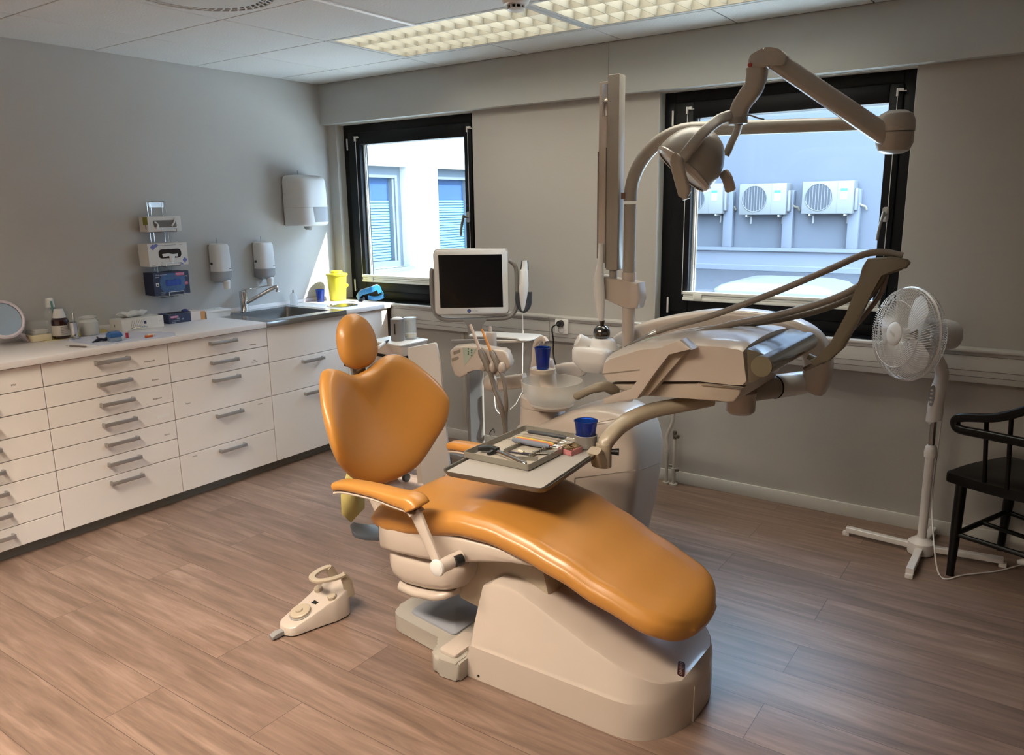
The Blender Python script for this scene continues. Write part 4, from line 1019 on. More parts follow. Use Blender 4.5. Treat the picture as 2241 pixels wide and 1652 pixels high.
for z, s_ in ((-.075, .55), (-.06, .72), (-.03, .97), (-.02, 1.0), (.02, 1.0), (.035, .93), (.042, .8)):
    rs.append(m.ring([(hd.x + p[0] * s_, hd.y + p[1] * s_, hd.z + z) for p in rpoly([(-.095, -.05), (-.06, -.09), (.10, -.09), (.11, .09), (-.06, .09), (-.095, .05)], .03)]))
m.skin(rs); m.build('tube_head', whitep, xr, ang=40)
m = MB(); rs = []
for z, a in ((.030, .075), (.06, .062), (.078, .050), (.080, .040)):
    rs.append(m.ring([(bl_.x + .005 + math.cos(TAU * i / 28) * a, bl_.y + math.sin(TAU * i / 28) * a * .8, hd.z + z * .95) for i in range(28)]))
m.skin(rs); m.build('socket', whitep, xr, ang=50)
c0 = PY(1288, 757, g - .02); c1 = PY(1262, 744, g - .05)
m = MB(); m.tube([c0, c0 * .1 + c1 * .9, c1], [.035, .033, .028], n=24); m.build('cone', whitep, xr)
m = MB(); m.prism([(hd.x - .02, hd.y - .085 + .03, hd.z + .0425), (hd.x + .0, hd.y - .085 + .03, hd.z + .0425), (hd.x - .01, hd.y - .07 + .035, hd.z + .0425)], (0, 0, .001)); m.build('warning_mark', mat('mark_grey', '77706a', .5, var=0), xr)

# ================================================================ DELIVERY UNIT
dv = thing('delivery_unit', 'cream dentist instrument console on an arched arm with hoses and a beige handle', 'instrument console', (3.2, -1.15, .85))
AYp = -.74
ac = [(1352, 770), (1372, 748), (1420, 728), (1480, 714), (1560, 703), (1640, 704), (1718, 718), (1770, 744), (1790, 785), (1788, 825), (1775, 852)]
m = MB(); P = spl([PY(u, v, AYp) for u, v in ac], 5)
m.sweep(P, [(.028, .05)] + [(.052, .058)] * (len(P) - 2) + [(.04, .05)], up=(0, 1, 0), n=28, p=4); m.build('arched_arm', uw, dv, ang=50)
j0 = PY(1770, 838, AYp); j1 = Vec((3.33, -1.10, .822))
j0 = Vec((j0.x - .03, AYp - .02, j0.z))
m = MB(); m.tube([j0 + Vec((.03, .03, .01)), j0, j0 * .62 + j1 * .38], [.038, .047, .047], n=28); m.build('joint_cylinder', whitep, dv)
m = MB(); m.tube([j0 * .60 + j1 * .40, j0 * .2 + j1 * .8, j1], [.045, .044, .04], n=28); m.build('lower_arm', arm_m, dv)
m = MB(); mid = j0 * .61 + j1 * .39; dd = (j1 - j0).normalized(); m.cyl(mid - dd * .002, mid + dd * .002, .0475, n=28); m.build('joint_seal', blackp, dv)
hb = PY(1621, 880, -1.12)
m = MB(); m.lathe((hb.x, hb.y, hb.z), [(.0, -.045), (.04, -.043), (.053, -.032), (.055, 0), (.055, .04)], n=36); m.build('hub', uw, dv)
# console body
FY, BY = -1.385, -.87
prof = [(1316, 800), (1318, 788), (1330, 779), (1400, 759), (1470, 751), (1530, 749), (1580, 752), (1618, 758), (1630, 763), (1634, 800), (1637, 838), (1628, 847)]
bot = [(1600, 846), (1530, 838), (1330, 838), (1318, 820)]
pr = [PY(u, v, FY) for u, v in prof]; bt = [PY(u, v, FY) for u, v in bot]
m = MB(); rs = []
for j in range(15):
    t_ = j / 14; y = FY + (BY - FY) * t_
    e = 0.0
    if t_ < .06: e = (1 - t_ / .06) ** 2
    if t_ > .94: e = ((t_ - .94) / .06) ** 2
    crown = .016 * math.sin(math.pi * t_) ** .8
    ring = []
    for i, q in enumerate(pr + bt):
        up_ = i < len(pr) - 2
        ring.append((q.x + (.008 * e if i < 3 else (-.006 * e if 8 <= i < 12 else 0)), y, q.z + ((crown * (1 if 2 <= i <= 8 else .3) - .012 * e) if up_ else .006 * e)))
    rs.append(m.ring(ring))
m.skin(rs); m.build('console_body', uw, dv, ang=32)
m = MB(); und = [PY(u, v, FY + .02) for u, v in ((1335, 839), (1530, 839), (1626, 848), (1618, 862), (1606, 880), (1590, 882), (1490, 871), (1420, 866), (1350, 853))]
m.prism(und, Vec((0, BY - FY - .06, 0)), .008); m.build('console_underside', mat('underside_enamel', 'bdb09f', .4, var=.01), dv, ang=40)
m = MB(); und = [PY(u, v, FY - .001) for u, v in ((1318, 820), (1400, 811), (1400, 808), (1318, 817))]; m.prism(und, Vec((0, .002, 0))); m.build('panel_seam', uw2, dv, flat=True); m = MB(); und = [PY(u, v, FY - .001) for u, v in ((1528, 839.5), (1628, 848.5), (1628, 846), (1528, 837))]; m.prism(und, Vec((0, .002, 0))); m.build('panel_seam', uw2, dv, flat=True)
m = MB(); br = [PY(u, v, FY - .065) for u, v in ((1319, 872), (1382, 852), (1418, 803), (1451, 757), (1487, 744), (1513, 766), (1463, 774), (1430, 820), (1396, 872), (1321, 885))]
m.prism(br, Vec((0, .068, 0)), .003, 2); m.build('side_bracket', uw, dv, ang=30)
m = MB(); br = [PY(u, v, FY - .03) for u, v in ((1390, 850), (1420, 806), (1452, 760), (1470, 756), (1505, 768), (1462, 815), (1420, 866), (1396, 866))]; m.prism(br, Vec((0, .04, 0)), .002); m.build('bracket_web', mat('bracket_web', 'b5a794', .4, var=.01), dv, ang=30)
m = MB(); hh = spl([PY(1345, 855, -1.36), PY(1325, 846, -1.41), PY(1300, 850, -1.44), PY(1268, 864, -1.45), PY(1258, 869, -1.45)], 6)
m.sweep(hh, [(.024, .020)] * 6 + [(.022, .019)] * 6 + [(.018, .016)] * 9 + [(.015, .014), (.013, .012), (.009, .008), (.003, .003)], n=20, p=2.4); m.build('handle', beige_m, dv)
# holder bar at the back of the console
kk = PY(1668, 801, FY - .02); hbm = mat('holder_bar_olive', '565040', 0.2, var=.02, coat=.4)
m = MB(); m.cyl((kk.x, FY - .02, kk.z), (kk.x, -.845, kk.z + .0), .0355, n=36); m.build('holder_roll', hbm, dv, ang=40)
m = MB(); m.cyl((kk.x, FY - .030, kk.z), (kk.x, FY - .018, kk.z), .0345, .0355, n=36); m.build('roll_cap', mat('roll_cap_olive', '6f6750', .4, var=.02), dv)
m = MB(); m.prism([PY(u, v, FY - .005) for u, v in ((1634, 764), (1652, 768), (1672, 776), (1668, 826), (1650, 836), (1637, 838))], Vec((0, .52, 0)), .003); m.build('holder_body', hbm, dv, ang=30)
m = MB()
zt_ = PY(1650, 767, FY).z
for k in range(5): m.box(kk.x - .035, kk.x + .005, FY + .03 + k * .095, FY + .105 + k * .095, kk.z + .030, kk.z + .0345 + .0, .002)
m.build('holder_pad', mat('holder_pad', '6d6756', .2, var=0), dv)
# display on the console top
m = MB(); e_ = [PY(1388, 760, -1.27), PY(1395, 767, -1.36), PY(1455, 752, -1.36), PY(1452, 740, -1.27)]
dz = max(p.z for p in e_)
o = m.prism([PY(1400, 773, -1.37), PY(1462, 757, -1.37), PY(1448, 741, -1.27), PY(1386, 758, -1.27)], (0, 0, -.012), .002).build('console_display', mat('display_green', '98a893', .25, var=.02, coat=.3), dv)
disp = o
# whip arms and hoses
WB = Vec((kk.x + .035, -1.03, kk.z - .03))
tipw = PY(1985, 572, -1.06)
wp_ = [(1770, 790), (1795, 780), (1820, 752), (1850, 690), (1880, 612), (1886, 585), (1898, 566), (1950, 562), (1985, 568), (1991, 576), (1982, 588), (1945, 592), (1926, 600), (1908, 640), (1874, 710), (1846, 762), (1815, 790), (1780, 800)]
m = MB(); m.prism([PY(u, v, -1.075) for u, v in wp_], Vec((0, .032, 0)), .006, 3); m.build('whip_arm', mat('whip_beige', '6b6350', .4, var=.02), dv, ang=50)
m = MB(); P = spl([WB + Vec((.0, .06, -.005)), WB + Vec((.05, .06, -.02)), PY(1812, 775, -1.0), PY(1842, 735, -1.0), PY(1885, 670, -1.01), PY(1925, 620, -1.02), PY(1938, 592, -1.03), PY(1950, 578, -1.04)], 6)
m.sweep(P, [(.011, .016)] * 43, up=(0, 1, 0), n=16, p=2.4); m.build('whip_arm', MATS['whip_beige'], dv)
MB().tube(spl([PY(1760, 808, -.98), PY(1812, 782, -.98), PY(1850, 738, -.985), PY(1900, 680, -.99), PY(1928, 640, -1.0), PY(1940, 600, -1.02)], 6), .009, n=10).build('return_hose', hose_m, dv)
def instrument(name, label, path, r, tipp, kind='metal'):
    t = thing(name, label, 'handpiece', tuple(tipp[0]))
    MB().tube(spl(path, 7), r, n=12).build('hose', hose_m, t)
    n_ = len(tipp) - 1
    if kind == 'metal':
        MB().tube([tipp[0], tipp[1]], [r * .95, r * .8], n=14).build('coupling', steel_m, t)
        MB().tube([tipp[1], tipp[2], tipp[3]], [r * .62, r * .5, r * .18], n=14).build('shank', steel_m, t)
    else:
        MB().tube([tipp[0], tipp[1], tipp[2]], [r * 1.0, r * 1.1, r * .8], n=14).build('grip', mat('display_green', '98a893'), t)
    return t
c_y = -1.12
instrument('handpiece', 'steel dental handpiece on the topmost hose, tip pointing at the console front', [PY(1975, 560, -1.04), PY(1935, 552, -1.04), PY(1890, 557, -1.05), PY(1820, 587, -1.07), PY(1700, 638, -1.10), PY(1560, 690, -1.15), PY(1480, 712, -1.18), PY(1436, 726, -1.20)], .0115, [PY(1436, 726, -1.20), PY(1420, 733, -1.21), PY(1395, 745, -1.215), PY(1365, 760, -1.22)])
instrument('syringe_handpiece', 'green grey syringe grip lying on the console, on the middle hose', [PY(1970, 578, -1.04), PY(1930, 590, -1.04), PY(1870, 632, -1.05), PY(1800, 662, -1.06), PY(1690, 692, -1.08), PY(1590, 712, -1.12), PY(1500, 738, -1.20), PY(1462, 748, -1.25)], .0125, [PY(1466, 747, -1.25), PY(1440, 752, -1.28), PY(1410, 762, -1.30)], 'g')
instrument('scaler_handpiece', 'grey handpiece on the lowest hose beside the syringe grip', [PY(1972, 584, -1.0), PY(1925, 602, -1.0), PY(1868, 648, -1.0), PY(1790, 680, -1.0), PY(1690, 702, -1.02), PY(1560, 718, -1.08), PY(1470, 735, -1.14), PY(1440, 741, -1.17)], .0115, [PY(1450, 740, -1.16), PY(1425, 745, -1.19), PY(1395, 755, -1.21)], 'g')

# ================================================================ BRACKET TABLE
bt = thing('bracket_tray', 'square instrument tray on a curved beige arm hanging over the chair seat', 'tray', (2.9, -1.78, .66))
P = spl([PY(1556, 873, -1.18), PY(1490, 886, -1.28), PY(1425, 899, -1.38), PY(1372, 922, -1.47), PY(1338, 952, -1.54), PY(1323, 975, -1.565), PY(1321, 995, -1.57)], 6)
cream = mat('tray_arm_cream', 'b3a68f', 0.35, var=.01, coat=.2)
MB().sweep(P, [(.030, .026)] * 20 + [(.027, .026)] * 17, up=(0.3, .3, 1), n=22, p=2.6).build('arm', cream, bt)
jj = PY(1321, 1000, -1.57)
m = MB(); m.cyl((jj.x, jj.y, jj.z - .035), (jj.x, jj.y, jj.z + .05), .0285, n=28); m.build('arm_pivot', cream, bt)
TZt = .675
Lf = PZ(963, 1031, TZt); Fr = PZ(1192, 1073, TZt)
ux = (Fr - Lf).normalized(); vy_ = Vec((-ux.y, ux.x, 0)); TW = (Fr - Lf).length; TD = .585
def TP(a, b, z=0): return Lf + ux * a + vy_ * b + Vec((0, 0, z))
m = MB(); kb = TP(TW - .01, .40, .012); m.sweep([Vec((jj.x, jj.y, jj.z - .012)), Vec(((jj.x * .5 + kb.x * .5), jj.y * .5 + kb.y * .5, jj.z - .012)), kb], [(.024, .022), (.026, .022), (.024, .018)], n=18, p=4); m.build('clamp', cream, bt)
m = MB(); m.cyl(Vec((jj.x + .025, jj.y + .01, jj.z + .022)), Vec((jj.x + .05, jj.y + .02, jj.z + .022)), .010, .013); m.build('clamp_knob', blackp, bt)
traym = mat('tray_steel_dark', '6f6b63', .35, .6, var=.03)
m = MB()
o2 = rrect(0, TW, 0, TD, .035, 6)
r_ = [m.ring([TP(p[0], p[1], z) for p in [(TW / 2 + (q[0] - TW / 2) * s, TD / 2 + (q[1] - TD / 2) * s2) for q in o2]]) for z, s, s2 in ((-.016, .955, .97), (0, 1.0, 1.0), (.004, 1.0, 1.0), (.002, .98, .988), (-.010, .955, .972))]
m.skin(r_); m.build('tray_plate', traym, bt, ang=30)
# paper liner
pap = mat('liner_paper', 'a9a39b', .85, var=.015, bump=.1, bscale=30)
o2 = rrect(.012, TW - .022, .006, TD - .01, .03, 5)
m = MB(); m.prism([TP(p[0], p[1], -.0085) for p in o2], (0, 0, .005)); tag(m.build('tray_liner', pap, None), 'pale paper liner lying in the square tray over the chair', 'tray liner')
LZ = TZt - .0034
# inner instrument tray
i0 = PZ(1013, 1000, LZ + .004); i1 = PZ(1157, 1030, LZ + .004); i2 = PZ(1256, 960, LZ + .004)
iu = (i1 - i0).normalized(); iv = Vec((-iu.y, iu.x, 0)); IW = (i1 - i0).length; ID = .395
def IP(a, b, z=0): return Vec((i0.x, i0.y, LZ)) + iu * a + iv * b + Vec((0, 0, z))
it = thing('instrument_tray', 'small shallow metal instrument tray with ribbed inserts on the paper liner', 'tray', tuple(IP(IW / 2, ID / 2)))
it_m = mat('inner_tray_metal', '8f8a80', .4, .45, var=.03)
o2 = rrect(0, IW, 0, ID, .012, 4); m = MB()
def IR(s, z): return m.ring([IP(IW / 2 + (p[0] - IW / 2) * (1 - 2 * s / IW), ID / 2 + (p[1] - ID / 2) * (1 - 2 * s / ID), z) for p in o2])
m.skin([IR(.004, 0), IR(.0, .004), IR(0, .024), IR(.0015, .025), IR(.003, .024), IR(.005, .004)]); m.build('tray_shell', it_m, it, ang=30)
m = MB(); m.prism([IP(p[0], p[1], .0042) for p in rrect(.007, IW - .007, .007, ID - .007, .01)], (0, 0, .0006)); m.build('inlay_paper', mat('inlay_paper', 'b3a999', .85, var=.03, scale=20), it)
def IQ(a, b, z=0): return IP(a * IW / .205, b * ID / .355, z)
for a in (.075, .155):
    m = MB(); m.prism([IQ(a, .09, .005), IQ(a + .002, .09, .005), IQ(a + .002, .26, .005), IQ(a, .26, .005)], (0, 0, .012))
    for k in range(16): m.prism([IQ(a - .001, .095 + k * .0105, .017), IQ(a + .003, .095 + k * .0105, .017), IQ(a + .003, .1 + k * .0105, .017), IQ(a - .001, .1 + k * .0105, .017)], (0, 0, .004))
    m.build('instrument_comb', it_m, it, flat=True)
m = MB(); m.prism([IQ(.135, .065, .005), IQ(.185, .09, .005), IQ(.187, .087, .005), IQ(.137, .062, .005)], (0, 0, .014)); m.build('divider', it_m, it, flat=True)
# instruments lying across the combs
def tool(name, label, b, col, mirror=False, dz=.020, skew=.0, r=.0072, ends=True):
    t = thing(name, label, 'dental instrument', tuple(IQ(.1, b, dz)), None)
    A_ = IQ(.045, b, dz); B_ = IQ(.165, b + skew, dz)
    MB().tube([A_, A_ * .93 + B_ * .07, A_ * .5 + B_ * .5, A_ * .07 + B_ * .93, B_], [r * .5, r, r * 1.12, r, r * .5], n=12).build('handle', mat('tool_' + col, col, .45, var=.02), t)
    if ends:
        e = MB(); e.tube(spl([A_, IQ(.032, b + .001, dz), IQ(.022, b + .004, dz - .003), IQ(.016, b - .003, dz - .006)], 4), .0010, n=6); e.build('working_tip', steel_m, t)
        e = MB(); e.tube(spl([B_, IQ(.178, b + skew, dz), IQ(.190, b + skew + .005, dz - .002), IQ(.196, b + skew - .005, dz - .006)], 4), .0010, n=6); e.build('working_tip', steel_m, t)
    if mirror:
        c_ = IQ(.196, b + skew + .004, dz + .010); e = MB(); e.cyl(c_, c_ + Vec((.0015, .001, .0)), .013, n=20); e.build('mirror_disc', chrome_m, t)
    return t
tool('mouth_mirror', 'dark grey mouth mirror, farthest instrument on the small tray', .290, '3d3f42', True, 0.024, .01, .0085)
tool('tweezers', 'pale steel tweezers next to the dark mirror on the small tray', .262, '8c8072', False, 0.022, .006, .006)
tool('probe', 'beige handled probe between tweezers and yellow scaler', .243, '9d8f80', False, 0.022, .004, .0055)
tool('scaler', 'yellow handled scaler in the small tray', .222, 'c9ae4a')
tool('scaler', 'red orange handled scaler between yellow and blue ones', .211, 'c96a3f')
tool('scaler', 'grey blue handled scaler, nearest of the three coloured ones', .196, '6f7684', r=.009)
# steel syringe with black grip
t = thing('carpule_syringe', 'steel carpule syringe with black thumb grip in the small tray', 'syringe', tuple(IQ(.09, .045, .008)))
sA, sB = IQ(.065, .075, .016), IQ(.175, .028, .014)
MB().tube([sA, sB], .0085, n=16).build('barrel', chrome_m, t)
MB().tube([sA * .7 + sB * .3 + Vec((.0, .006, .008)), sA * .2 + sB * .8 + Vec((0, .006, .006))], .003, n=10).build('plunger', chrome_m, t)
MB().tube([sB, sB * 1.04 - sA * .04, sB * 1.08 - sA * .08], [.0095, .0095, .005], n=16).build('needle_hub', steel_m, t)
m = MB(); m.sweep(spl([IQ(.012, .062, .018), IQ(.04, .078, .022), IQ(.065, .078, .02)], 5), [(.008, .006), (.010, .007)] + [(.012, .009)] * 9, n=14); m.sweep([IQ(.045, .10, .016), IQ(.055, .075, .018), IQ(.05, .05, .012)], [(.007, .005), (.010, .008), (.006, .004)], n=12); m.build('thumb_grip', blackp, t)
m = MB(); m.tube(spl([IQ(.085, .105, .010), IQ(.12, .112, .010), IQ(.155, .122, .010)], 4), [.003] * 5 + [.005] * 4, n=10); tag(m.build('curing_tip', mat('tip_purple', '2e2733', .35, var=0), None), 'short dark curved tip lying behind the steel syringe', 'instrument tip')
m = MB(); m.prism([IQ(a, b, .011) for a, b in ((.15, .125), (.20, .165), (.185, .18), (.14, .14))], (0, 0, .004)); tag(m.build('metal_matrix', chrome_m, None), 'shiny metal matrix strip at the near right edge of the small tray', 'metal strip')
m = MB(); m.tube([IQ(.10, .135, .009), IQ(.12, .128, .009)], .005, n=12); tag(m.build('cotton_roll', mat('cotton_white', 'd9cfbb', .9, var=.02), None), 'small cotton roll in the middle of the small tray', 'cotton roll')
# cup in grey ring and pink box on the liner
hc = PZ(1282, 978, LZ); m = MB(); m.lathe((hc.x, hc.y, LZ), [(.036, 0), (.040, .004), (.0405, .04), (.042, .046), (.038, .048), (.036, .045), (.035, .006)], n=40); m.build
o = m.build('cup_holder', mat('cup_ring_grey', '9b9690', .4, .3, var=.02), None); tag(o, 'round grey metal cup holder on the tray corner', 'cup holder')
cup((hc.x, hc.y, LZ + .012), .0425, .088, 'blue plastic cup in the grey holder on the tray corner')
pk = PZ(1247, 990, LZ); t = thing('pink_box', 'small open pink box with brass coloured clips on the tray liner', 'box', (pk.x, pk.y, LZ))
m = MB(); M_ = T(pk.x, pk.y, LZ) @ Rz(-8); a, b, h = .032, .030, .019
for bx in ((-a, a, -b, b, 0, .002), (-a, a, -b, -b + .002, 0, h), (-a, a, b - .002, b, 0, h), (-a, -a + .002, -b, b, 0, h), (a - .002, a, -b, b, 0, h)): m.box(*bx, M=M_)
m.build('shell', mat('pink_plastic', 'c27f80', .45, var=.02), t, flat=True)
m = MB()
for k in range(5):
    M2 = M_ @ T(-.006 + .004 * k, .002 * k, .018 + .002 * k) @ Rz(20 + 13 * k); m.tube([M2 @ Vec(p) for p in ((-.022, -.018, 0), (.02, -.02, 0), (.024, .018, 0), (-.02, .02, .002), (-.022, -.018, 0))], .0016, n=6)
m.build('clips', mat('brass_dull', 'a3916b', .45, .5, var=.03), t)
# ================================================================ MONITOR CART
RV = Vec((.82, .572, 0)).normalized(); NV = Vec((.572, -.82, 0)).normalized()
mc = PY(1031, 617, -.50); PPM = F / ((RR @ (mc - CAM)).z)
def MP(u, v, c=0.0): return mc + RV * ((u - 1031) / PPM) + Vec((0, 0, -(v - 617) / PPM * 1.02)) + NV * c
mt = thing('scanner_cart', 'grey wheeled scanner cart with a white framed touch screen by the left window', 'monitor cart', (mc.x, mc.y, 0))
sil = mat('satin_silver_grey', '8f8b88', .38, .35, var=.02)
m = MB(); m.prism([MP(u, v, 0) for u, v in rpoly([(950, 546), (1113, 546), (1114, 688), (949, 688)], 12, 6)], NV * -.035, .006, 3); m.build('screen_housing', mat('monitor_edge_grey', 'a8a4a0', .4, var=.01), mt, ang=50)
m = MB(); m.prism([MP(u, v, 0) for u, v in rpoly([(952, 548), (1111, 548), (1112, 686), (951, 686)], 11, 6)], NV * .004, .002, 2); m.build('bezel', whitep, mt, ang=50)
m = MB(); m.prism([MP(u, v, .004) for u, v in ((961, 559), (1099, 559), (1100, 672), (962, 672))], NV * .0008); m.build('screen', mat('dark_screen', '08090c', .12, var=0), mt, flat=True)
m = MB(); q = MP(1025, 679, .0045); TM = Matrix(((RV.x, 0, NV.x, q.x), (RV.y, 0, NV.y, q.y), (0, 1, 0, q.z), (0, 0, 0, 1)))
m.cyl(q, q + NV * .0008, .0105, n=24); lo = m.build('logo_disc', mat('logo_navy', '1d2c66', .4, var=0), mt)
m = MB(); m.text('align', .009, TM @ T(0, 0, .001)); m.build('logo_lettering', mat('logo_pale', '8d9ac4', .5, var=0), lo, flat=True)
m = MB(); m.text('technology', .0085, TM @ T(.030, 0, .0)); m.build('brand_lettering', mat('letter_grey', '7b7672', .5, var=0), lo, flat=True)
fp = [(1113, 572), (1124, 580), (1130, 595), (1131, 655), (1127, 680), (1112, 695), (1085, 698), (1031, 699), (985, 699), (962, 696), (948, 682), (944, 655), (944, 600), (948, 588)]
m = MB(); m.tube(spl([MP(u, v, -.02) for u, v in fp], 5), .0125, n=14); m.build('tube_frame', sil, mt)
m = MB(); r_ = []
for v, w in ((697, 27), (702, 24), (712, 17), (730, 15), (745, 17)): r_.append(m.ring([MP(1037 + a * w, v, -.02 + b * .03) for a, b in ((-1, -1), (1, -1), (1, 1), (-1, 1))]))
m.skin(r_); m.build('neck', sil, mt)
m = MB(); r_ = []
colp = PY(1040, 850, -.50)
for z in (.06, PY(1040, 760, -.5).z): r_.append(m.ring([Vec((colp.x, -.50, z)) + RV * a + NV * b for a, b in rpoly([(-.048, -.03), (.048, -.03), (.048, .03), (-.048, .03)], .012)]))
m.skin(r_); m.build('column', sil, mt)
m = MB(); r_ = []
for z in (.06, PY(1040, 770, -.5).z - .01): r_.append(m.ring([Vec((colp.x, -.50, z)) + RV * a + NV * b for a, b in ((-.030, .0302), (.030, .0302), (.030, .031), (-.030, .031))]))
m.skin(r_); m.build('column_panel', mat('column_panel', '77777a', .45, var=.01), mt)
m = MB(); m.sweep([MP(984, 745, .02), MP(1078, 745, .02)], (.006, .012), n=10, p=4); m.build('push_handle', sil, mt)
m = MB()
for a in (45, 135, 225, 315):
    d = Matrix.Rotation(math.radians(a), 3, 'Z') @ RV
    m.sweep([Vec((colp.x, -.50, .085)), Vec((colp.x, -.50, .07)) + d * .26], [(.035, .02), (.022, .014)], n=12, p=4)
m.build('base', sil, mt)
for a in (45, 135, 225, 315):
    d = Matrix.Rotation(math.radians(a), 3, 'Z') @ RV; c = Vec((colp.x, -.50, .027)) + d * .25
    m = MB(); m.cyl(c - RV * .012, c + RV * .012, .027, n=18); m.build('caster', blackp, mt)
m = MB(); c = MP(1066, 948, .04); m.tube(spl([c + Vec((0, 0, -.02)), c, c + RV * .02 + Vec((0, 0, .02)), c + RV * .025 + Vec((0, 0, -.005))], 4), .003, n=6); m.build('cable_hook', blackp, mt)
# wand in its cradle
m = MB(); P = [MP(1134, 640, .0), MP(1133, 655, .0), MP(1136, 668, 0), MP(1143, 679, 0), MP(1151, 676, 0), MP(1157, 664, 0), MP(1158, 640, 0)]
m.sweep(spl(P, 5), (.016, .018), up=tuple(NV), n=14, p=3); m.build('wand_cradle', mat('cradle_dark', '3b3f45', .4, var=0), mt)
wd = thing('scanner_wand', 'white intraoral scanner wand in the cradle right of the monitor', 'scanner', tuple(MP(1146, 670, .01)))
m = MB(); m.sweep([MP(1149, 573, .01), MP(1149, 580, .01), MP(1148, 592, .01), MP(1147, 594, .01), MP(1146.5, 625, .01), MP(1145.5, 630, .01), MP(1145, 645, .01), MP(1144, 660, .01), MP(1144, 664, .01), MP(1143.5, 675, .01), MP(1143, 680, .01)], [(.013, .012), (.015, .014), (.018, .016), (.022, .02), (.025, .022), (.027, .024), (.023, .021), (.018, .017), (.016, .015), (.011, .010), (.008, .008)], up=tuple(NV), n=20, p=3.2); m.build('body', whitep, wd)
m = MB(); m.sweep([MP(1149, 573, .006), MP(1148, 592, .006)], [(.019, .009), (.024, .012)], up=tuple(NV), n=14, p=3); m.build('sleeve', mat('cradle_dark', '3b3f45'), wd)
m = MB(); m.tube([MP(1143, 680, .01), MP(1143, 692, .01), MP(1143, 735, .01), MP(1142, 770, .005), MP(1140, 860, .0), MP(1125, 888, .0), MP(1112, 900, 0)], [.004, .003] + [.0028] * 5, n=8); m.build('cable', whitep, wd)
m = MB(); m.tube(spl([MP(1078, 843, .05), MP(1078, 880, .05), MP(1082, 898, .05), MP(1097, 912, .06), MP(1104, 928, .06)], 5), .0028, n=8); tag(m.build('cable', whitep, None), 'thin white cable loop hanging under the assistant arm elbow', 'cable')
# glass shelf of the cart
t = thing('instrument_shelf', 'thin white tray shelf in front of the scanner cart, beside the tap spout', 'shelf', tuple(PY(1105, 737, -.66)))
zz = PY(1105, 738, -.66).z
pts = [PZ(*p, zz) for p in ((1026, 736), (1040, 727), (1180, 733), (1192, 738), (1156, 747), (1138, 747), (1132, 742))]
m = MB(); m.prism(rpoly([(p.x, p.y, zz) for p in pts][:0] or [(p.x, p.y) for p in pts], .012) and [Vec((p.x, p.y, zz)) for p in rpoly([(p.x, p.y) for p in pts], .012)], (0, 0, .006), .002); m.build('plate', whitep, t)
m = MB(); a_ = PZ(1085, 742, zz); b_ = PZ(1150, 742, zz); m.sweep([a_ + Vec((0, 0, -.012)), b_ + Vec((0, 0, -.012))], [(.02, .008), (.01, .005)], n=12, p=4); m.build('bracket', uw, t)

# ================================================================ TREATMENT CART
cz = .80
fc_ = PZ(877, 756, cz); rc = PZ(940, 742, cz); lc_ = PZ(806, 745, cz)
tc = thing('treatment_cart', 'small white treatment cart with a tilted side panel behind the backrest', 'trolley', ((fc_.x + lc_.x) / 2, (fc_.y + rc.y) / 2, 0))
bk = rc + (lc_ - fc_)
m = MB(); cpoly = [(fc_.x, fc_.y), (rc.x, rc.y), (bk.x, bk.y), (lc_.x, lc_.y)]
m.prism([Vec((p.x, p.y, cz - .008)) for p in rpoly(cpoly, .02)], (0, 0, .008), .003); m.build('top', whitep, tc)
cxm = sum(p[0] for p in cpoly) / 4; cym = sum(p[1] for p in cpoly) / 4
def shr(k): return [(cxm + (p[0] - cxm) * k, cym + (p[1] - cym) * k) for p in cpoly]
m = MB(); m.prism([Vec((p.x, p.y, cz - .065)) for p in rpoly(shr(.96), .025)], (0, 0, .057), .006); m.build('drawer', uw, tc)
m = MB(); m.prism([Vec((p.x, p.y, cz - .085)) for p in rpoly(shr(.88), .02)], (0, 0, .02)); m.build('gap', dark_m, tc)
m = MB(); m.prism([Vec((p.x, p.y, .34)) for p in rpoly(shr(.78), .02)], (0, 0, cz - .085 - .34), .006); m.build('body', uw, tc)
m = MB()
for p in shr(.62): m.cyl((p[0], p[1], .05), (p[0], p[1], .35), .012, n=12)
m.build('post', steel_m, tc)
for p in shr(.62):
    m = MB(); m.cyl((p[0] - .01, p[1], .025), (p[0] + .01, p[1], .025), .025, n=16); m.cyl((p[0], p[1], .025), (p[0], p[1], .06), .006, n=8); m.build('caster', blackp, tc)
m = MB(); yp = -1.0
m.prism([PY(u, v, yp) for u, v in rpoly([(891, 762), (954, 750), (963, 800), (985, 1035), (926, 1062)], [2, 6, 1, 4, 4], 4)], Vec((-.008, .02, 0)), .002); m.build('side_panel', mat('side_panel_white', 'cdc8c2', .4, var=.01), tc, ang=30)
m = MB(); m.prism([PY(u, v, yp + .02) for u, v in ((905, 965), (914, 965), (926, 1058), (914, 1058))], Vec((-.03, .04, 0))); m.build('panel_post', uw, tc)
# things on the cart
g1 = PZ(871, 745, cz); m = MB(); t = thing('grey_canister', 'grey round canister with white lid on the treatment cart', 'canister', tuple(g1))
MB().lathe(g1, [(.0, .001), (.037, .001), (.0385, .004), (.037, .118), (.038, .122), (.030, .124), (.0, .124)], n=36).build('body', mat('canister_grey', '807b79', .4, var=.01), t)
MB().ell(g1 + Vec((0, 0, .122)), (.030, .030, .012)).build('lid', whitep, t)
MB().box(g1.x + .012, g1.x + .018, g1.y - .040, g1.y - .037, g1.z + .04, g1.z + .10).build('latch', dark_m, t)
g2 = PZ(899, 741, cz); t = thing('clear_jar', 'clear plastic jar with white lid beside the grey canister', 'jar', tuple(g2))
clr = mat('clear_plastic', 'dfe4e4', .12, var=0, alpha=.30)
MB().lathe(g2, [(.0, .002), (.034, .002), (.0355, .006), (.034, .112), (.031, .112), (.032, .008), (.0, .006)], n=36).build('body', clr, t)
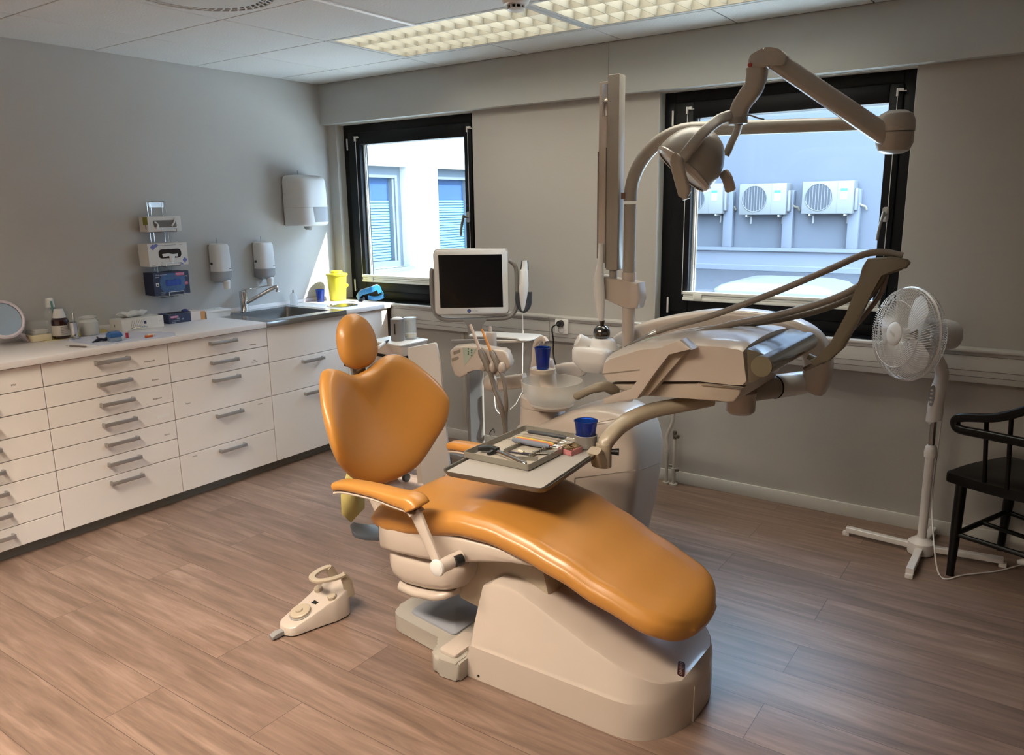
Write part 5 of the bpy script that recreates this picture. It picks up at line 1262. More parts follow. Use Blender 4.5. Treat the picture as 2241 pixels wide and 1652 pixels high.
MB().lathe(g2 + Vec((0, 0, .110)), [(.0, .0), (.036, 0), (.036, .012), (.0, .013)], n=36).build('lid', mat('lid_clear_white', 'c9cdcd', .3, var=0, alpha=.75), t)
MB().lathe(g2, [(.0, .008), (.0315, .008), (.0325, .030), (.0, .032)], n=28).build('contents', mat('cotton_white', 'd9cfbb'), t)
q1 = PZ(829, 764, cz) + Vec((0, 0, .01)); q2 = PZ(851, 748, cz) + Vec((0, 0, .01))
t = thing('curing_pen', 'white and black pen shaped tool lying on the treatment cart', 'tool', tuple(q1))
MB().tube([q1, q1 * .45 + q2 * .55], .009, n=14).build('body', whitep, t); MB().tube([q1 * .45 + q2 * .55, q1 * .2 + q2 * .8, q2], [.009, .007, .003], n=14).build('tip', blackp, t)

# ================================================================ WALL DISPENSERS
wht = gwhite; trn = mat('smoky_clear_plastic', 'a9aaac', .25, var=0, alpha=.8)
def WX_(u, v, x): return PX(u, v, x)
def rbox(m_, x0, x1, y0, y1, z0, z1, r, zs):
    """lofted rounded dispenser: zs list of (z, xfront, shrink y)"""
    rs_ = []
    for z, xf, s in zs:
        yc = (y0 + y1) / 2; h = (y1 - y0) / 2 * s
        rs_.append(m_.ring([(p.x, p.y, z) for p in rpoly([(x0, yc - h), (xf, yc - h), (xf, yc + h), (x0, yc + h)], [.002, r, r, .002], 6)]))
    m_.skin(rs_); return m_
# paper towel dispenser
a = WX_(636, 388, .11); b = WX_(702, 388, .11); zb = WX_(660, 497, .17).z
y0, y1 = a.y, b.y; ztp = a.z
t = thing('paper_towel_dispenser', 'large white centrefeed paper towel dispenser on the left wall', 'dispenser', (0, (y0 + y1) / 2, zb))
ym = zb + (ztp - zb) * .40
MB().box(0.0, .02, y0 + .01, y1 - .01, zb + .01, ztp + .005, .004).build('back_plate', mat('grey_plastic', '8b8a88'), t)
m = MB(); rbox(m, .018, .20, y0, y1, 0, 0, .09, [(ym, .205, 1.0), (ztp - .03, .195, .99), (ztp - .01, .19, .96), (ztp + .006, .175, .90), (ztp + .016, .14, .75), (ztp + .020, .08, .4)]); m.build('cover', wht, t, ang=40)
m = MB(); rbox(m, .018, .20, y0, y1, 0, 0, .09, [(zb + .004, .18, .86), (zb + .012, .20, .95), (zb + .03, .207, 1.0), (ym - .001, .205, 1.0)]); m.build('lower_cover', wht, t, ang=40)
m = MB(); rbox(m, .03, .20, y0 + .03, y1 - .004, 0, 0, .088, [(zb + .03, .209, 1.0), (ym + .001, .2075, 1.0)]); m.build('view_window', trn, t, ang=40)
m = MB(); m.lathe((.10, (y0 + y1) / 2, zb - .02), [(.018, .0), (.026, .008), (.030, .025)], n=20, cap=False); m.build('outlet', greyp, t)
m = MB(); r_ = [m.ring([(.10 + math.cos(TAU * i / 14) * r * (1 + .3 * math.sin(i * 2.7 + z * 90)), (y0 + y1) / 2 + .015 + math.sin(TAU * i / 14) * r * (1 + .3 * math.cos(i * 1.9)), zb - z) for i in range(14)]) for z, r in ((0, .018), (.012, .016), (.024, .008))]
m.skin(r_); m.build('paper_end', mat('tissue_white', 'd9d9d6', .9, var=.02), t)
MB().cyl((.03, (y0 + y1) / 2, ztp), (.03, (y0 + y1) / 2, ztp + .05), .0018, n=6).build('key', greyp, t)
# soap dispensers
def soap(u0, u1, vt, vb, label, kcol):
    a = WX_(u0, vt, .05); b = WX_(u1, vt, .05); y0, y1 = a.y, b.y; ztp = a.z; zb = WX_((u0 + u1) / 2 + 8, vb, .08).z
    yc = (y0 + y1) / 2; t = thing('soap_dispenser', label, 'dispenser', (0, yc, zb), None)
    z1 = ztp - (ztp - zb) * .60; z2 = ztp - (ztp - zb) * .80
    MB().box(0, .02, y0 + .004, y1 - .004, z2, ztp - .005, .004).build('back_plate', greyp, t)
    m = MB(); rbox(m, .018, .1, y0, y1, 0, 0, .045, [(z1, .105, 1), (ztp - .02, .10, .98), (ztp - .004, .09, .88), (ztp + .002, .06, .6)]); m.build('cover', wht, t, ang=40)
    m = MB(); rbox(m, .018, .1, y0, y1, 0, 0, .045, [(z2 - .012, .075, .60), (z2, .095, .85), (z2 + .02, .105, .97), (z1 - .001, .105, 1)]); m.build('lower_cover', trn, t, ang=40)
    m = MB(); m.lathe((.075, yc + .012, zb), [(.012, .0), (.019, .004), (.021, .03), (.024, z2 - zb - .008), (.02, z2 - zb)], n=20); m.build('nozzle', whitep, t)
    MB().cyl((.03, yc, ztp - .005), (.03, yc, ztp + .035), .0012, n=6).build('key', greyp, t)
    MB().box(.03, .045, y0 - .006, y0 + .002, z1 + .04, z1 + .055, .002).build('lock', blackp, t)
    MB().box(.106, .1065, y1 - .035, y1 - .02, z1 + .012, z1 + .018).build('brand_mark', greyp, t, flat=True)
soap(462, 495, 534, 634, 'white wall soap dispenser left of the tap, nearer the glove boxes', 0)
soap(559, 591, 530, 626, 'white wall soap dispenser directly above the tap', 1)
# glove box rack
t = thing('glove_box_rack', 'chrome wire rack holding three glove boxes on the left wall', 'rack', (0, -1.37, 1.06))
rt = WX_(318, 440, .0); rr_ = WX_(358, 440, 0); zb_ = WX_(345, 648, 0).z
ya, yb = rt.y, rr_.y; m = MB()
for dy in (0, .022): 
    m.tube([(.012, ya + dy, zb_), (.012, ya + dy, rt.z - .01), (.012, ya + dy + .01, rt.z)], .0015, n=6); m.tube([(.012, yb - dy, zb_), (.012, yb - dy, rt.z - .01), (.012, yb - dy - .01, rt.z)], .0015, n=6)
m.tube([(.012, ya, rt.z), (.012, yb, rt.z)], .0015, n=6); m.tube([(.012, ya, zb_), (.05, ya, zb_ - .005), (.05, yb, zb_ - .005), (.012, yb, zb_)], .0015, n=6)
boxes = [((322, 474), (398, 505), .11), ((322, 534), (413, 578), .12), ((334, 598), (417, 640), .12)]
for (uv0, uv1, xf) in boxes:
    a = WX_(*uv0, xf); b = WX_(uv1[0], uv1[1], xf); z0 = b.z - .004
    for yy in (ya + .01, yb - .01):
        m.tube([(.012, yy, z0 + .02), (.02, yy, z0), (xf + .004, yy, z0), (xf + .006, yy, z0 + .02)], .002, n=6)
    m.tube([(xf + .006, ya + .01, z0 + .02), (xf + .006, yb - .01, z0 + .02)], .002, n=6); m.tube([(.02, ya - .02, z0), (.02, yb + .02, z0)], .002, n=6)
m.build('wire_frame', chrome_m, t)
m = MB(); m.prism([(.010, p.x, p.y) for p in rpoly([(ya + .01, rt.z - .035), (yb - .01, rt.z - .035), (yb - .01, rt.z - .008), (ya + .01, rt.z - .008)], .006)], (.002, 0, 0)); m.build('mounting_plate', steel_m, t)
card = mat('carton_white', 'd3d0ca', .7, var=.01); navy = mat('carton_navy', '1c2340', .45, var=.15, scale=30)
lilac = mat('carton_lilac', '6d72ac', .6, var=0); blueg = mat('glove_blue', '2a4aa0', .6, var=.1, scale=30)
redp = mat('print_red', 'b8506c', .6, var=0); printg = mat('print_grey', '706c70', .7, var=0); printw = mat('print_white', 'c9cedb', .7, var=0); olive = mat('carton_olive', '7d7b28', .6, var=0)
tiss = mat('tissue_white', 'd9d9d6')
def FM(x, y, z): return Matrix(((0, 0, 1, x), (1, 0, 0, y), (0, 1, 0, z), (0, 0, 0, 1)))
def oval(x, yc, zc, w, h, dx): return [(x, p.x, p.y) for p in rpoly([(yc - w, zc - h), (yc + w, zc - h), (yc + w, zc + h), (yc - w, zc + h)], h * .95, 6)]
def glovebox(i, name, label, bodym):
    (u0, v0), (u1, v1), xf = boxes[i]
    a = WX_(u0, v0, xf); b = WX_(u1, v1, xf); y0, y1, z1, z0 = a.y, b.y, a.z, b.z
    t_ = thing(name, label, 'box', (xf / 2, (y0 + y1) / 2, z0))
    MB().box(.022, xf, y0, y1, z0, z1, .001).build('carton', bodym, t_, flat=True)
    return t_, xf + .0008, y0, y1, z0, z1
t_, x_, y0, y1, z0, z1 = glovebox(0, 'mask_box', 'white carton with a rectangular window, top of the wall rack', card)
hole = mat('carton_inside', '6b6762', .8, var=.05)
MB().prism([(x_ - .0004, p.x, p.y) for p in rpoly([(y0 + .035, z0 + .025), (y1 - .03, z0 + .022), (y1 - .03, z1 - .022), (y0 + .03, z1 - .022)], .004)], (.0006, 0, 0)).build('opening', hole, t_, flat=True)
m = MB(); m.tube(spl([(x_, y0 + .04, z0 + .055), (x_ + .004, y0 + .055, z0 + .04), (x_ + .004, y0 + .05, z0 + .02), (x_, y0 + .07, z0 + .015)], 5), [.004] * 6 + [.007] * 10, n=8); m.tube(spl([(x_, y1 - .06, z0 + .03), (x_ + .004, y1 - .045, z0 + .05), (x_, y1 - .035, z0 + .07)], 5), .005, n=8); m.build('mask_edge', tiss, t_)
MB().box(x_ - .05, x_ - .004, y0 - .0006, y0, z1 - .045, z1 - .004).build('green_panel', olive, t_, flat=True)
MB().box(x_ - .03, x_ - .02, y0 - .0006, y0, z0 + .012, z0 + .04).build('print', printg, t_, flat=True)
t_, x_, y0, y1, z0, z1 = glovebox(1, 'tissue_carton', 'white tissue carton with lilac squares, middle of the wall rack', card)
yc, zc_ = (y0 + y1) / 2 + .01, (z0 + z1) / 2
MB().prism(oval(x_ - .0004, yc, zc_ + .004, (y1 - y0) * .29, (z1 - z0) * .20, 0), (.0006, 0, 0)).build('opening', mat('carton_hole', '2a2220', .9, var=0), t_, flat=True)
m = MB(); m.pillow([Vec(p) for p in rpoly([(-.045, -.012), (.0, -.004), (.045, -.012), (.05, .006), (.02, .004), (-.01, .010), (-.05, .008)], .004)], lambda s, z, off: Vec((x_ + off, yc + s, zc_ - .004 + z)), .006, .001, m=5)
m.pillow([Vec(p) for p in rpoly([(-.01, .0), (.03, .002), (.022, -.03), (.01, -.055), (.002, -.05), (-.004, -.025)], .006)], lambda s, z, off: Vec((x_ + off, yc + s, zc_ - .002 + z)), .008, .001, m=5); m.build('tissue', tiss, t_)
for dy, dz, s in ((.03, -.020, .017), (.05, -.008, .014)): MB().prism([(x_, y0 + dy + a * s, z1 + dz + b * s) for a, b in ((-1, 0), (0, -1), (1, 0), (0, .5 if dz > -.01 else 1))], (.0003, 0, 0)).build('lilac_square', lilac, t_, flat=True)
MB().prism([(x_, y1 - .022 + a * .015, z0 + .027 + b * .017) for a, b in ((-1, 0), (0, -1), (1, 0), (0, 1))], (.0003, 0, 0)).build('lilac_square', lilac, t_, flat=True); m = MB(); m.prism([(x_, y1 - .045 + a * .012, z0 + .006 + b * .010) for a, b in ((-1, -.4), (1, -.4), (.8, .2), (0, 1))], (.0003, 0, 0)); m.build('lilac_square', lilac, t_, flat=True)
m = MB(); m.box(x_, x_ + .0002, y0 + .06, y1 - .07, z1 - .013, z1 - .011); m.text('Abena', .008, FM(x_ + .0004, y1 - .04, z1 - .012)); m.text('Abena', .009, FM(x_ + .0004, y0 + .025, z0 + .008)); m.tube([(x_, y0 + .075 + .007 * math.cos(a_), z0 + .012 + .009 * math.sin(a_)) for a_ in [TAU * k / 12 for k in range(13)]], .0006, n=5); m.build('print', printg, t_, flat=True)
t_, x_, y0, y1, z0, z1 = glovebox(2, 'glove_box', 'navy blue glove carton with blue gloves, bottom of the wall rack', navy)
yc, zc_ = (y0 + y1) / 2 + .006, (z0 + z1) / 2
MB().prism(oval(x_ - .0004, yc, zc_ + .002, (y1 - y0) * .36, (z1 - z0) * .42, 0), (.0005, 0, 0)).build('blue_panel', mat('carton_sea_blue', '3d5c86', .55, var=.3, scale=60), t_, flat=True)
m = MB(); m.pillow([Vec(p) for p in rpoly([(-.058, -.018), (.058, -.018), (.058, .018), (.02, .02), (-.01, .013), (-.03, .018), (-.058, .018)], .014)], lambda s, z, off: Vec((x_ + off + .004 * math.sin(s * 130), yc + s * .85, zc_ + .003 + z)), .006, .001, m=6); m.build('gloves', blueg, t_)
m = MB(); m.box(x_, x_ + .0003, y1 - .082, y1 - .030, z1 - .024, z1 - .006); m.build('red_panel', redp, t_, flat=True)
m = MB(); m.text('PRESTIGE', .0135, FM(x_ + .0005, y1 - .056, z1 - .0155)); m.text('LINE', .009, FM(x_ + .0005, y1 - .022, z1 - .030)); m.text('Nitrile examination', .009, FM(x_ + .0005, y0 + .05, z1 - .013)); m.text('gloves', .009, FM(x_ + .0005, y0 + .025, z1 - .024)); m.text('powder free', .006, FM(x_ + .0005, y0 + .05, z0 + .018)); m.text('non sterile', .006, FM(x_ + .0005, y0 + .05, z0 + .009)); m.build('print', printw, t_, flat=True)
m = MB(); m.box(x_, x_ + .0003, y0 + .012, y0 + .030, zc_ - .012, zc_ + .008); m.build('recycling_label', card, t_, flat=True)
m = MB(); m.prism([(x_ + .0004, y0 + .021 + a * .006, zc_ - .003 + b * .006) for a, b in ((-1, -1), (1, -1), (0, 1))], (.0003, 0, 0)); m.build('recycling_mark', blackp, t_, flat=True)
m = MB(); m.cyl((x_, y1 - .020, zc_ - .006), (x_ + .0003, y1 - .020, zc_ - .006), .011, n=20); m.build('size_disc', redp, t_, flat=True)
m = MB(); m.text('XS', .011, FM(x_ + .0006, y1 - .020, zc_ - .006)); m.build('size_lettering', printw, t_, flat=True)

# ================================================================ THINGS ON THE WORKTOP
def onT(u, v, z=TZ): return PZ(u, v, z)
# round make-up mirror
mr0 = PX(10, 694, .22)
mt_ = thing('table_mirror', 'white round table mirror on a hinged stand at the left edge of the worktop', 'mirror', (.22, onT(50, 745).y, TZ))
md = Vec((.93, .0, .36)).normalized(); s_, u_ = frame(md)
MM = Matrix(((s_.x, u_.x, md.x, 0), (s_.y, u_.y, md.y, 0), (s_.z, u_.z, md.z, 0), (0, 0, 0, 1)))
Rm = .096; mc_ = PX(6, 699, .13)
m = MB(); m.lathe(mc_, [(Rm - .018, -.008), (Rm, -.006), (Rm + .002, .002), (Rm - .006, .009), (Rm - .014, .007)], n=48, M=MM, cap=False); m.lathe(mc_, [(.0, -.009), (Rm - .016, -.008)], n=48, M=MM, cap=False); m.build('rim', mat('mirror_pinkish_white', 'd9cdd2', .4, var=.01), mt_)
m = MB(); m.lathe(mc_, [(.0, .004), (Rm - .013, .004)], n=48, M=MM, cap=False); m.build('glass', mat('mirror_glass', 'c9d2d8', .04, 1.0, var=0), mt_)
f1_ = onT(60, 748) + Vec((0, 0, .006)); f0_ = mc_ + (f1_ - mc_).normalized() * Rm * .98
m = MB(); m.sweep([f0_, f0_ * .6 + f1_ * .4, f0_ * .58 + f1_ * .42, f0_ * .45 + f1_ * .55, f0_ * .43 + f1_ * .57, f1_], [(.013, .007), (.013, .007), (.020, .011), (.020, .011), (.013, .007), (.014, .008)], n=16, p=4); m.build('stand', mat('mirror_pinkish_white', 'd9cdd2'), mt_)
k0 = f0_ * .5 + f1_ * .5; k1 = onT(12, 742) + Vec((-.03, 0, .003)); m = MB(); m.tube(spl([k0, k0 * .5 + k1 * .5 + Vec((0, 0, .008)), k1], 5), .004, n=8); m.tube(spl([k0 + Vec((-.01, 0, -.01)), onT(30, 745) + Vec((0, 0, .004)), k1 + Vec((0, .03, 0))], 5), .003, n=8); m.build('prop', whitep, mt_)
# yellow napkin
nap = mat('napkin_yellow', 'd8cb86', .85, var=.02)
m = MB(); m.prism([Vec((p.x, p.y, TZ)) for p in [onT(62, 736), onT(98, 747), onT(160, 740), onT(238, 725), onT(222, 716), onT(175, 716), onT(110, 728)]], (0, 0, .0015)); tag(m.build('napkin', nap, None), 'yellow napkin spread on the worktop under the jars', 'napkin')
m = MB(); m.prism([Vec((p.x, p.y, TZ + .0002)) for p in [onT(136, 745), onT(215, 757), onT(385, 735), onT(383, 728), onT(350, 726), onT(250, 727)]], (0, 0, .0012)); tag(m.build('work_sheet', mat('sheet_blue_white', 'b9bccb', .8, var=.01), None), 'pale blue paper sheet on the worktop under the small instruments', 'paper sheet')
TZ1 = TZ + .0016
# clear box with white lid tray of cards
p = onT(95, 740); t = thing('clear_box', 'clear lidded box with small white packets beside the dark bottle', 'box', tuple(p))
B0 = Vec((.10, onT(92, 741).y, TZ1)); by = onT(116, 738).y
y0 = PX(80, 735, .135).y; y1 = PX(113, 735, .135).y
MB().box(.045, .135, y0 - .02, y1, TZ1, TZ1 + .032, .002).build('tray', mat('tray_cream', 'd3c6a5', .5, var=.01), t)
MB().box(.05, .13, y0 - .015, y1 - .005, TZ1 + .032, TZ1 + .10, .002).build('cover', mat('clear_cover', 'cfd2cf', .08, var=0, alpha=.22), t)
m = MB()
for k, (a, b, c) in enumerate(((0, 0, 0), (.006, .004, .007), (-.004, .01, .014))): m.box(.06 + a, .12 + a, y0 - .005 + b, y1 - .015 + b, TZ1 + .033 + c, TZ1 + .039 + c, .001)
m.build('packets', card, t)
# mouthwash bottle, brown label, tall cap; behind it a pump bottle
bp_ = Vec((.13, PX(134, 725, .13).y, TZ1)); bs = 1.0
t = thing('brown_bottle', 'dark brown bottle with white label and white cone cap on the yellow napkin', 'bottle', tuple(bp_))
MB().lathe(bp_, [(.0, .001), (.038, .001), (.041, .006), (.041, .085), (.038, .098), (.027, .106), (.026, .11), (.0, .11)], n=32).build('body', mat('bottle_dark_red', '2a0f10', .15, var=0, coat=.5), t)
MB().lathe(bp_, [(.0415, .016), (.0418, .017), (.0418, .068), (.0415, .069)], n=32, cap=False).build('label', mat('label_paper', 'b9b3ac', .7, var=.08, scale=60), t)
MB().lathe(bp_, [(.0, .106), (.030, .106), (.031, .110), (.021, .150), (.0, .151)], n=32).build('cap', whitep, t)
m = MB()
for z in (.025, .034, .043, .052, .06): m.box(bp_.x + .035, bp_.x + .0425, bp_.y - .018, bp_.y + .010, bp_.z + z, bp_.z + z + .0016)
m.box(bp_.x + .030, bp_.x + .0425, bp_.y + .016, bp_.y + .022, bp_.z + .045, bp_.z + .075); m.build('label_print', printg, t, flat=True)
pb = Vec((.055, PX(117, 720, .055).y, TZ)); t = thing('clear_bottle', 'tall clear bottle with white cap and green stripe behind the brown bottle', 'bottle', tuple(pb))
MB().lathe(pb, [(.0, .001), (.032, .001), (.034, .006), (.034, .12), (.025, .15), (.017, .158), (.0, .158)], n=28).build('body', mat('clear_cover', 'cfd2cf'), t)
MB().lathe(pb, [(.0, .158), (.021, .158), (.0175, .20), (.016, .204), (.0, .205)], n=28).build('cap', whitep, t)
MB().sweep([pb + Vec((.020, -.002, .19)), pb + Vec((.024, -.002, .15)), pb + Vec((.036, 0, .11)), pb + Vec((.036, 0, .02))], (.006, .002), n=8).build('dosing_tube', mat('stripe_teal', '5f8f88', .4, var=0), t)
# steel tweezers jar
st = Vec((.21, PX(164, 740, .21).y, TZ1 + .0006)); t = thing('tweezer_holder', 'tall narrow steel tweezer holder with round foot', 'holder', tuple(st))
MB().lathe(st, [(.0, .001), (.028, .001), (.029, .006), (.018, .012), (.016, .018), (.0175, .03), (.019, .082), (.0205, .085), (.018, .084), (.016, .02), (.0, .02)], n=32).build('body', chrome_m, t)
m = MB(); m.tube([st + Vec((0, 0, .03)), st + Vec((0, .004, .125)), st + Vec((-.002, .010, .135))], [.002, .002, .001], n=8); m.tube([st + Vec((0, .004, .03)), st + Vec((0, .012, .14)), st + Vec((0, .014, .150))], [.0022, .0018, .001], n=8); tag(m.build('tweezers', steel_m, None), 'steel tweezers standing in the narrow steel holder', 'tweezers')
# cotton jar
cj = Vec((.15, PX(195, 720, .15).y, TZ1)); t = thing('cotton_jar', 'open glass jar filled with cream cotton pads on the yellow napkin', 'jar', tuple(cj))
MB().lathe(cj, [(.0, .001), (.046, .001), (.049, .006), (.049, .070), (.040, .082), (.040, .088), (.045, .092), (.045, .098), (.043, .098), (.037, .088), (.037, .083), (.0465, .07), (.0465, .006), (.0, .004)], n=40).build('glass', mat('jar_glass', 'd9dcdb', .05, var=0, alpha=.4), t)
m = MB(); rs_ = []
for z, r in ((.006, .043), (.03, .045), (.06, .045), (.072, .040), (.078, .025)): rs_.append(m.ring([cj + Vec((math.cos(TAU * i / 28) * (r - .0015 * (i % 3)), math.sin(TAU * i / 28) * (r - .0015 * ((i + 1) % 3)), z)) for i in range(28)]))
m.skin(rs_); m.build('cotton', mat('cotton_cream', 'e0d2bb', .9, var=.03, bump=.5, bscale=80), t)
# tissue box
a = onT(269, 718); b = onT(358, 711)
xf = .20; y0, y1 = -1.665, -1.445
y0 = PX(266, 705, xf).y; y1 = PX(358, 700, xf).y
t = thing('tissue_box', 'white tissue box with line drawing and a tissue pulled out on the worktop', 'box', ((xf + .08) / 2, (y0 + y1) / 2, TZ))
h_ = .062
MB().box(.075, xf, y0, y1, TZ, TZ + h_, .001).build('carton', card, t, flat=True)
m = MB(); rs_ = []
for k, (z, w, d) in enumerate(((.0, .05, .014), (.012, .075, .026), (.026, .09, .018), (.036, .06, .006))):
    rs_.append(m.ring([((.075 + xf) / 2 + .012 * k - .03 + math.sin(TAU * i / 20) * d * (1 + .3 * math.sin(i * 3)), (y0 + y1) / 2 - .01 * k + math.cos(TAU * i / 20) * w, TZ + h_ + z + .005 * math.sin(i * 1.7)) for i in range(20)]))
m.skin(rs_); m.build('tissue', tiss, t, ang=50)
m = MB()
for k in range(6): m.tube([(xf + .0004, y0 + .045 + .010 * k, TZ + .006), (xf + .0004, y0 + .06 + .014 * k, TZ + h_ - .008)], .0007, n=4)
m.build('drawing', printg, t, flat=True)
m = MB(); m.box(xf, xf + .0003, y0 + .125, y0 + .139, TZ + .028, TZ + .044); m.build('blue_square', mat('print_navy', '23264e', .6, var=0), t, flat=True)
m = MB(); m.text('o +', .012, FM(xf + .0005, y1 - .02, TZ + .034)); m.build('print', printg, t, flat=True)
m = MB(); m.box(.12, .128, y0 - .0004, y0, TZ + .02, TZ + .035); m.build('side_mark', printg, t, flat=True)
# second glove box lying on the worktop
xf = .155; y0 = PX(370, 700, xf).y; y1 = PX(449, 690, xf).y
t = thing('glove_box', 'navy and white glove carton lying on the worktop left of the sink', 'box', (.1, (y0 + y1) / 2, TZ)); h_ = .052
y0 -= .0
ys_ = y0 + (y1 - y0) * .60
MB().box(.045, xf, y0, ys_, TZ, TZ + h_, .0008).build('carton', navy, t, flat=True)
MB().box(.045, xf, ys_, y1, TZ, TZ + h_, .0008).build('pale_panel', mat('carton_pale', 'cfc2ba', .6, var=.06, scale=25), t, flat=True)
MB().box(.0449, xf + .0002, y1 - .03, y1 + .0003, TZ + .002, TZ + h_ - .002).build('orange_panel', mat('carton_orange', 'c08a55', .6, var=.08, scale=30), t, flat=True)
m = MB(); m.box(xf, xf + .0004, y0 + .012, y0 + .058, TZ + h_ - .022, TZ + h_ - .009); m.build('red_panel', redp, t, flat=True)
m = MB(); m.text('PRESTIGE', .012, FM(xf + .0006, y0 + .036, TZ + h_ - .0155)); m.text('LINE', .009, FM(xf + .0006, y0 + .056, TZ + h_ - .026)); m.text('CE', .012, FM(xf + .0006, y0 + .085, TZ + .020)); m.text('powder free gloves', .006, FM(xf + .0006, y0 + .04, TZ + .016)); m.text('non sterile', .006, FM(xf + .0006, y0 + .03, TZ + .008)); m.build('print', printw, t, flat=True)
MB().prism([(p.x, p.y, TZ + h_) for p in rpoly([(.075, y0 + .03), (.125, y0 + .03), (.125, ys_ + .03), (.075, ys_ + .03)], .02)], (0, 0, .0008)).build('opening', mat('carton_hole', '2a2220'), t, flat=True)
m = MB(); m.ell((.09, ys_ + .005, TZ + h_ + .004), (.012, .022, .012)); m.build('gloves', mat('glove_violet', '33346e', .6, var=.05), t)
# white plastic tray
xf = .165; y0 = PX(449, 690, xf).y + .01; y1 = PX(506, 684, xf).y
t = thing('white_tray', 'small white plastic tray with lid on the worktop left of the tap', 'tray', (.1, (y0 + y1) / 2, TZ))
m = MB(); m.skin([m.ring([(p[0], p[1], TZ) for p in ((.065, y0 + .005), (xf - .008, y0 + .005), (xf - .008, y1 - .005), (.065, y1 - .005))]), m.ring([(p[0], p[1], TZ + .034) for p in ((.055, y0), (xf, y0), (xf, y1), (.055, y1))])]); m.build('base', whitep, t)
MB().box(.052, xf + .004, y0 - .003, y1 + .003, TZ + .034, TZ + .046, .003).build('lid', whitep, t)
m = MB(); m.box(.10, .112, (y0 + y1) / 2 + .01, (y0 + y1) / 2 + .05, TZ + .046, TZ + .050, .001); m.build('clip', whitep, t)
# small things on the sheet
def smallbox(u, v, name, label, cat_, build): pass
p = onT(254, 748); t = thing('impression_case', 'blue topped clear case on the pale blue sheet', 'case', (p.x, p.y, TZ1)); c_ = Vec((p.x - .01, p.y, TZ1))
MB().box(c_.x - .020, c_.x + .020, c_.y - .027, c_.y + .027, c_.z, c_.z + .024, .003).build('base', mat('case_clear_blue', '7f92a6', .2, var=0, alpha=.8), t)
m = MB(); m.skin([m.ring([(c_.x + a * .022, c_.y + b * .031, c_.z + .024) for a, b in ((-1, -1), (1, -1), (1, 1), (-1, 1))]), m.ring([(c_.x + a * .022, c_.y + b * .030, c_.z + .036) for a, b in ((-1, -1), (1, -1), (1, 1), (-1, 1))]), m.ring([(c_.x + a * .014, c_.y + b * .022, c_.z + .050) for a, b in ((-1, -1), (1, -1), (1, 1), (-1, 1))])]); m.build('lid', mat('case_blue', '25568f', .35, var=.02), t)
p = onT(225, 748); m = MB(); c_ = Vec((p.x - .01, p.y - .005, TZ1 + .007))
m.sweep(spl([c_ + Vec((.01, -.045, -.003)), c_ + Vec((0, -.02, 0)), c_ + Vec((0, 0, .004)), c_ + Vec((.006, .02, .0)), c_ + Vec((0, .032, .004))], 4), [(.004, .004)] * 4 + [(.010, .007)] * 13, n=12); m.tube([c_, c_ + Vec((-.01, -.012, .018))], [.006, .003], n=8); m.tube([c_ + Vec((0, .05, 0)), c_ + Vec((0, .065, .0))], .007, n=10)
tag(m.build('rubber_dam_clamp', mat('dark_navy_metal', '1c1f30', .3, .3, var=.05), None), 'dark blue black clamp lying left of the blue topped case', 'clamp')
p = onT(281, 740); t = thing('red_vial', 'tiny red vial with white cap on the pale blue sheet', 'vial', (p.x, p.y, TZ1)); c_ = Vec((p.x - .01, p.y, TZ1))
MB().lathe(c_, [(.0, 0), (.008, 0), (.008, .026), (.0, .026)], n=16).build('body', mat('vial_red', 'a8374a', .3, var=0), t); MB().lathe(c_, [(.0, .026), (.006, .026), (.005, .042), (.0, .042)], n=16).build('cap', whitep, t)
p = onT(332, 738); t = thing('orange_capsule', 'orange and cream capsule lying on the pale blue sheet', 'capsule', (p.x, p.y, TZ1)); c_ = Vec((p.x, p.y - .01, TZ1 + .008))
MB().sweep([c_ + Vec((0, -.022, -.002)), c_ + Vec((0, .012, -.002))], (.009, .006), n=12, p=4).build('body', mat('capsule_orange', 'b8551f', .4, var=.02), t); MB().sweep([c_ + Vec((0, -.012, .006)), c_ + Vec((-.004, .030, .004))], (.008, .004), n=12, p=3).build('cap', mat('capsule_cream', 'e0cfb8', .4, var=.01), t)
p = onT(307, 722); m = MB(); c_ = Vec((p.x, p.y, TZ1)); m.tube(spl([c_ + Vec((.0, -.05, .01)), c_ + Vec((.0, -.03, .014)), c_ + Vec((.02, 0, .016)), c_ + Vec((.0, .03, .014)), c_ + Vec((.0, .045, .01))], 5), .0045, n=8); tag(m.build('matrix_retainer', chrome_m, None), 'curved shiny metal retainer in front of the tissue box', 'retainer')
p0_, p1_ = onT(152, 759), onT(190, 761); m = MB(); A_ = p0_ + Vec((0, 0, .0045)); B_ = p1_ + Vec((0, 0, .0045)); t = thing('probe', 'grey handled dental probe lying alone at the worktop edge', 'dental instrument', tuple(A_))
MB().tube([A_, A_ * .93 + B_ * .07, A_ * .07 + B_ * .93, B_], [.002, .0042, .0042, .002], n=12).build('handle', mat('probe_brown', '6f6259', .4, .3, var=.02), t)
MB().tube([A_, A_ * 1.2 - B_ * .2], .0009, n=6).build('working_tip', steel_m, t); MB().tube([B_, B_ * 1.15 - A_ * .15, B_ * 1.24 - A_ * .24 + Vec((.004, 0, 0))], .0009, n=6).build('working_tip', steel_m, t)
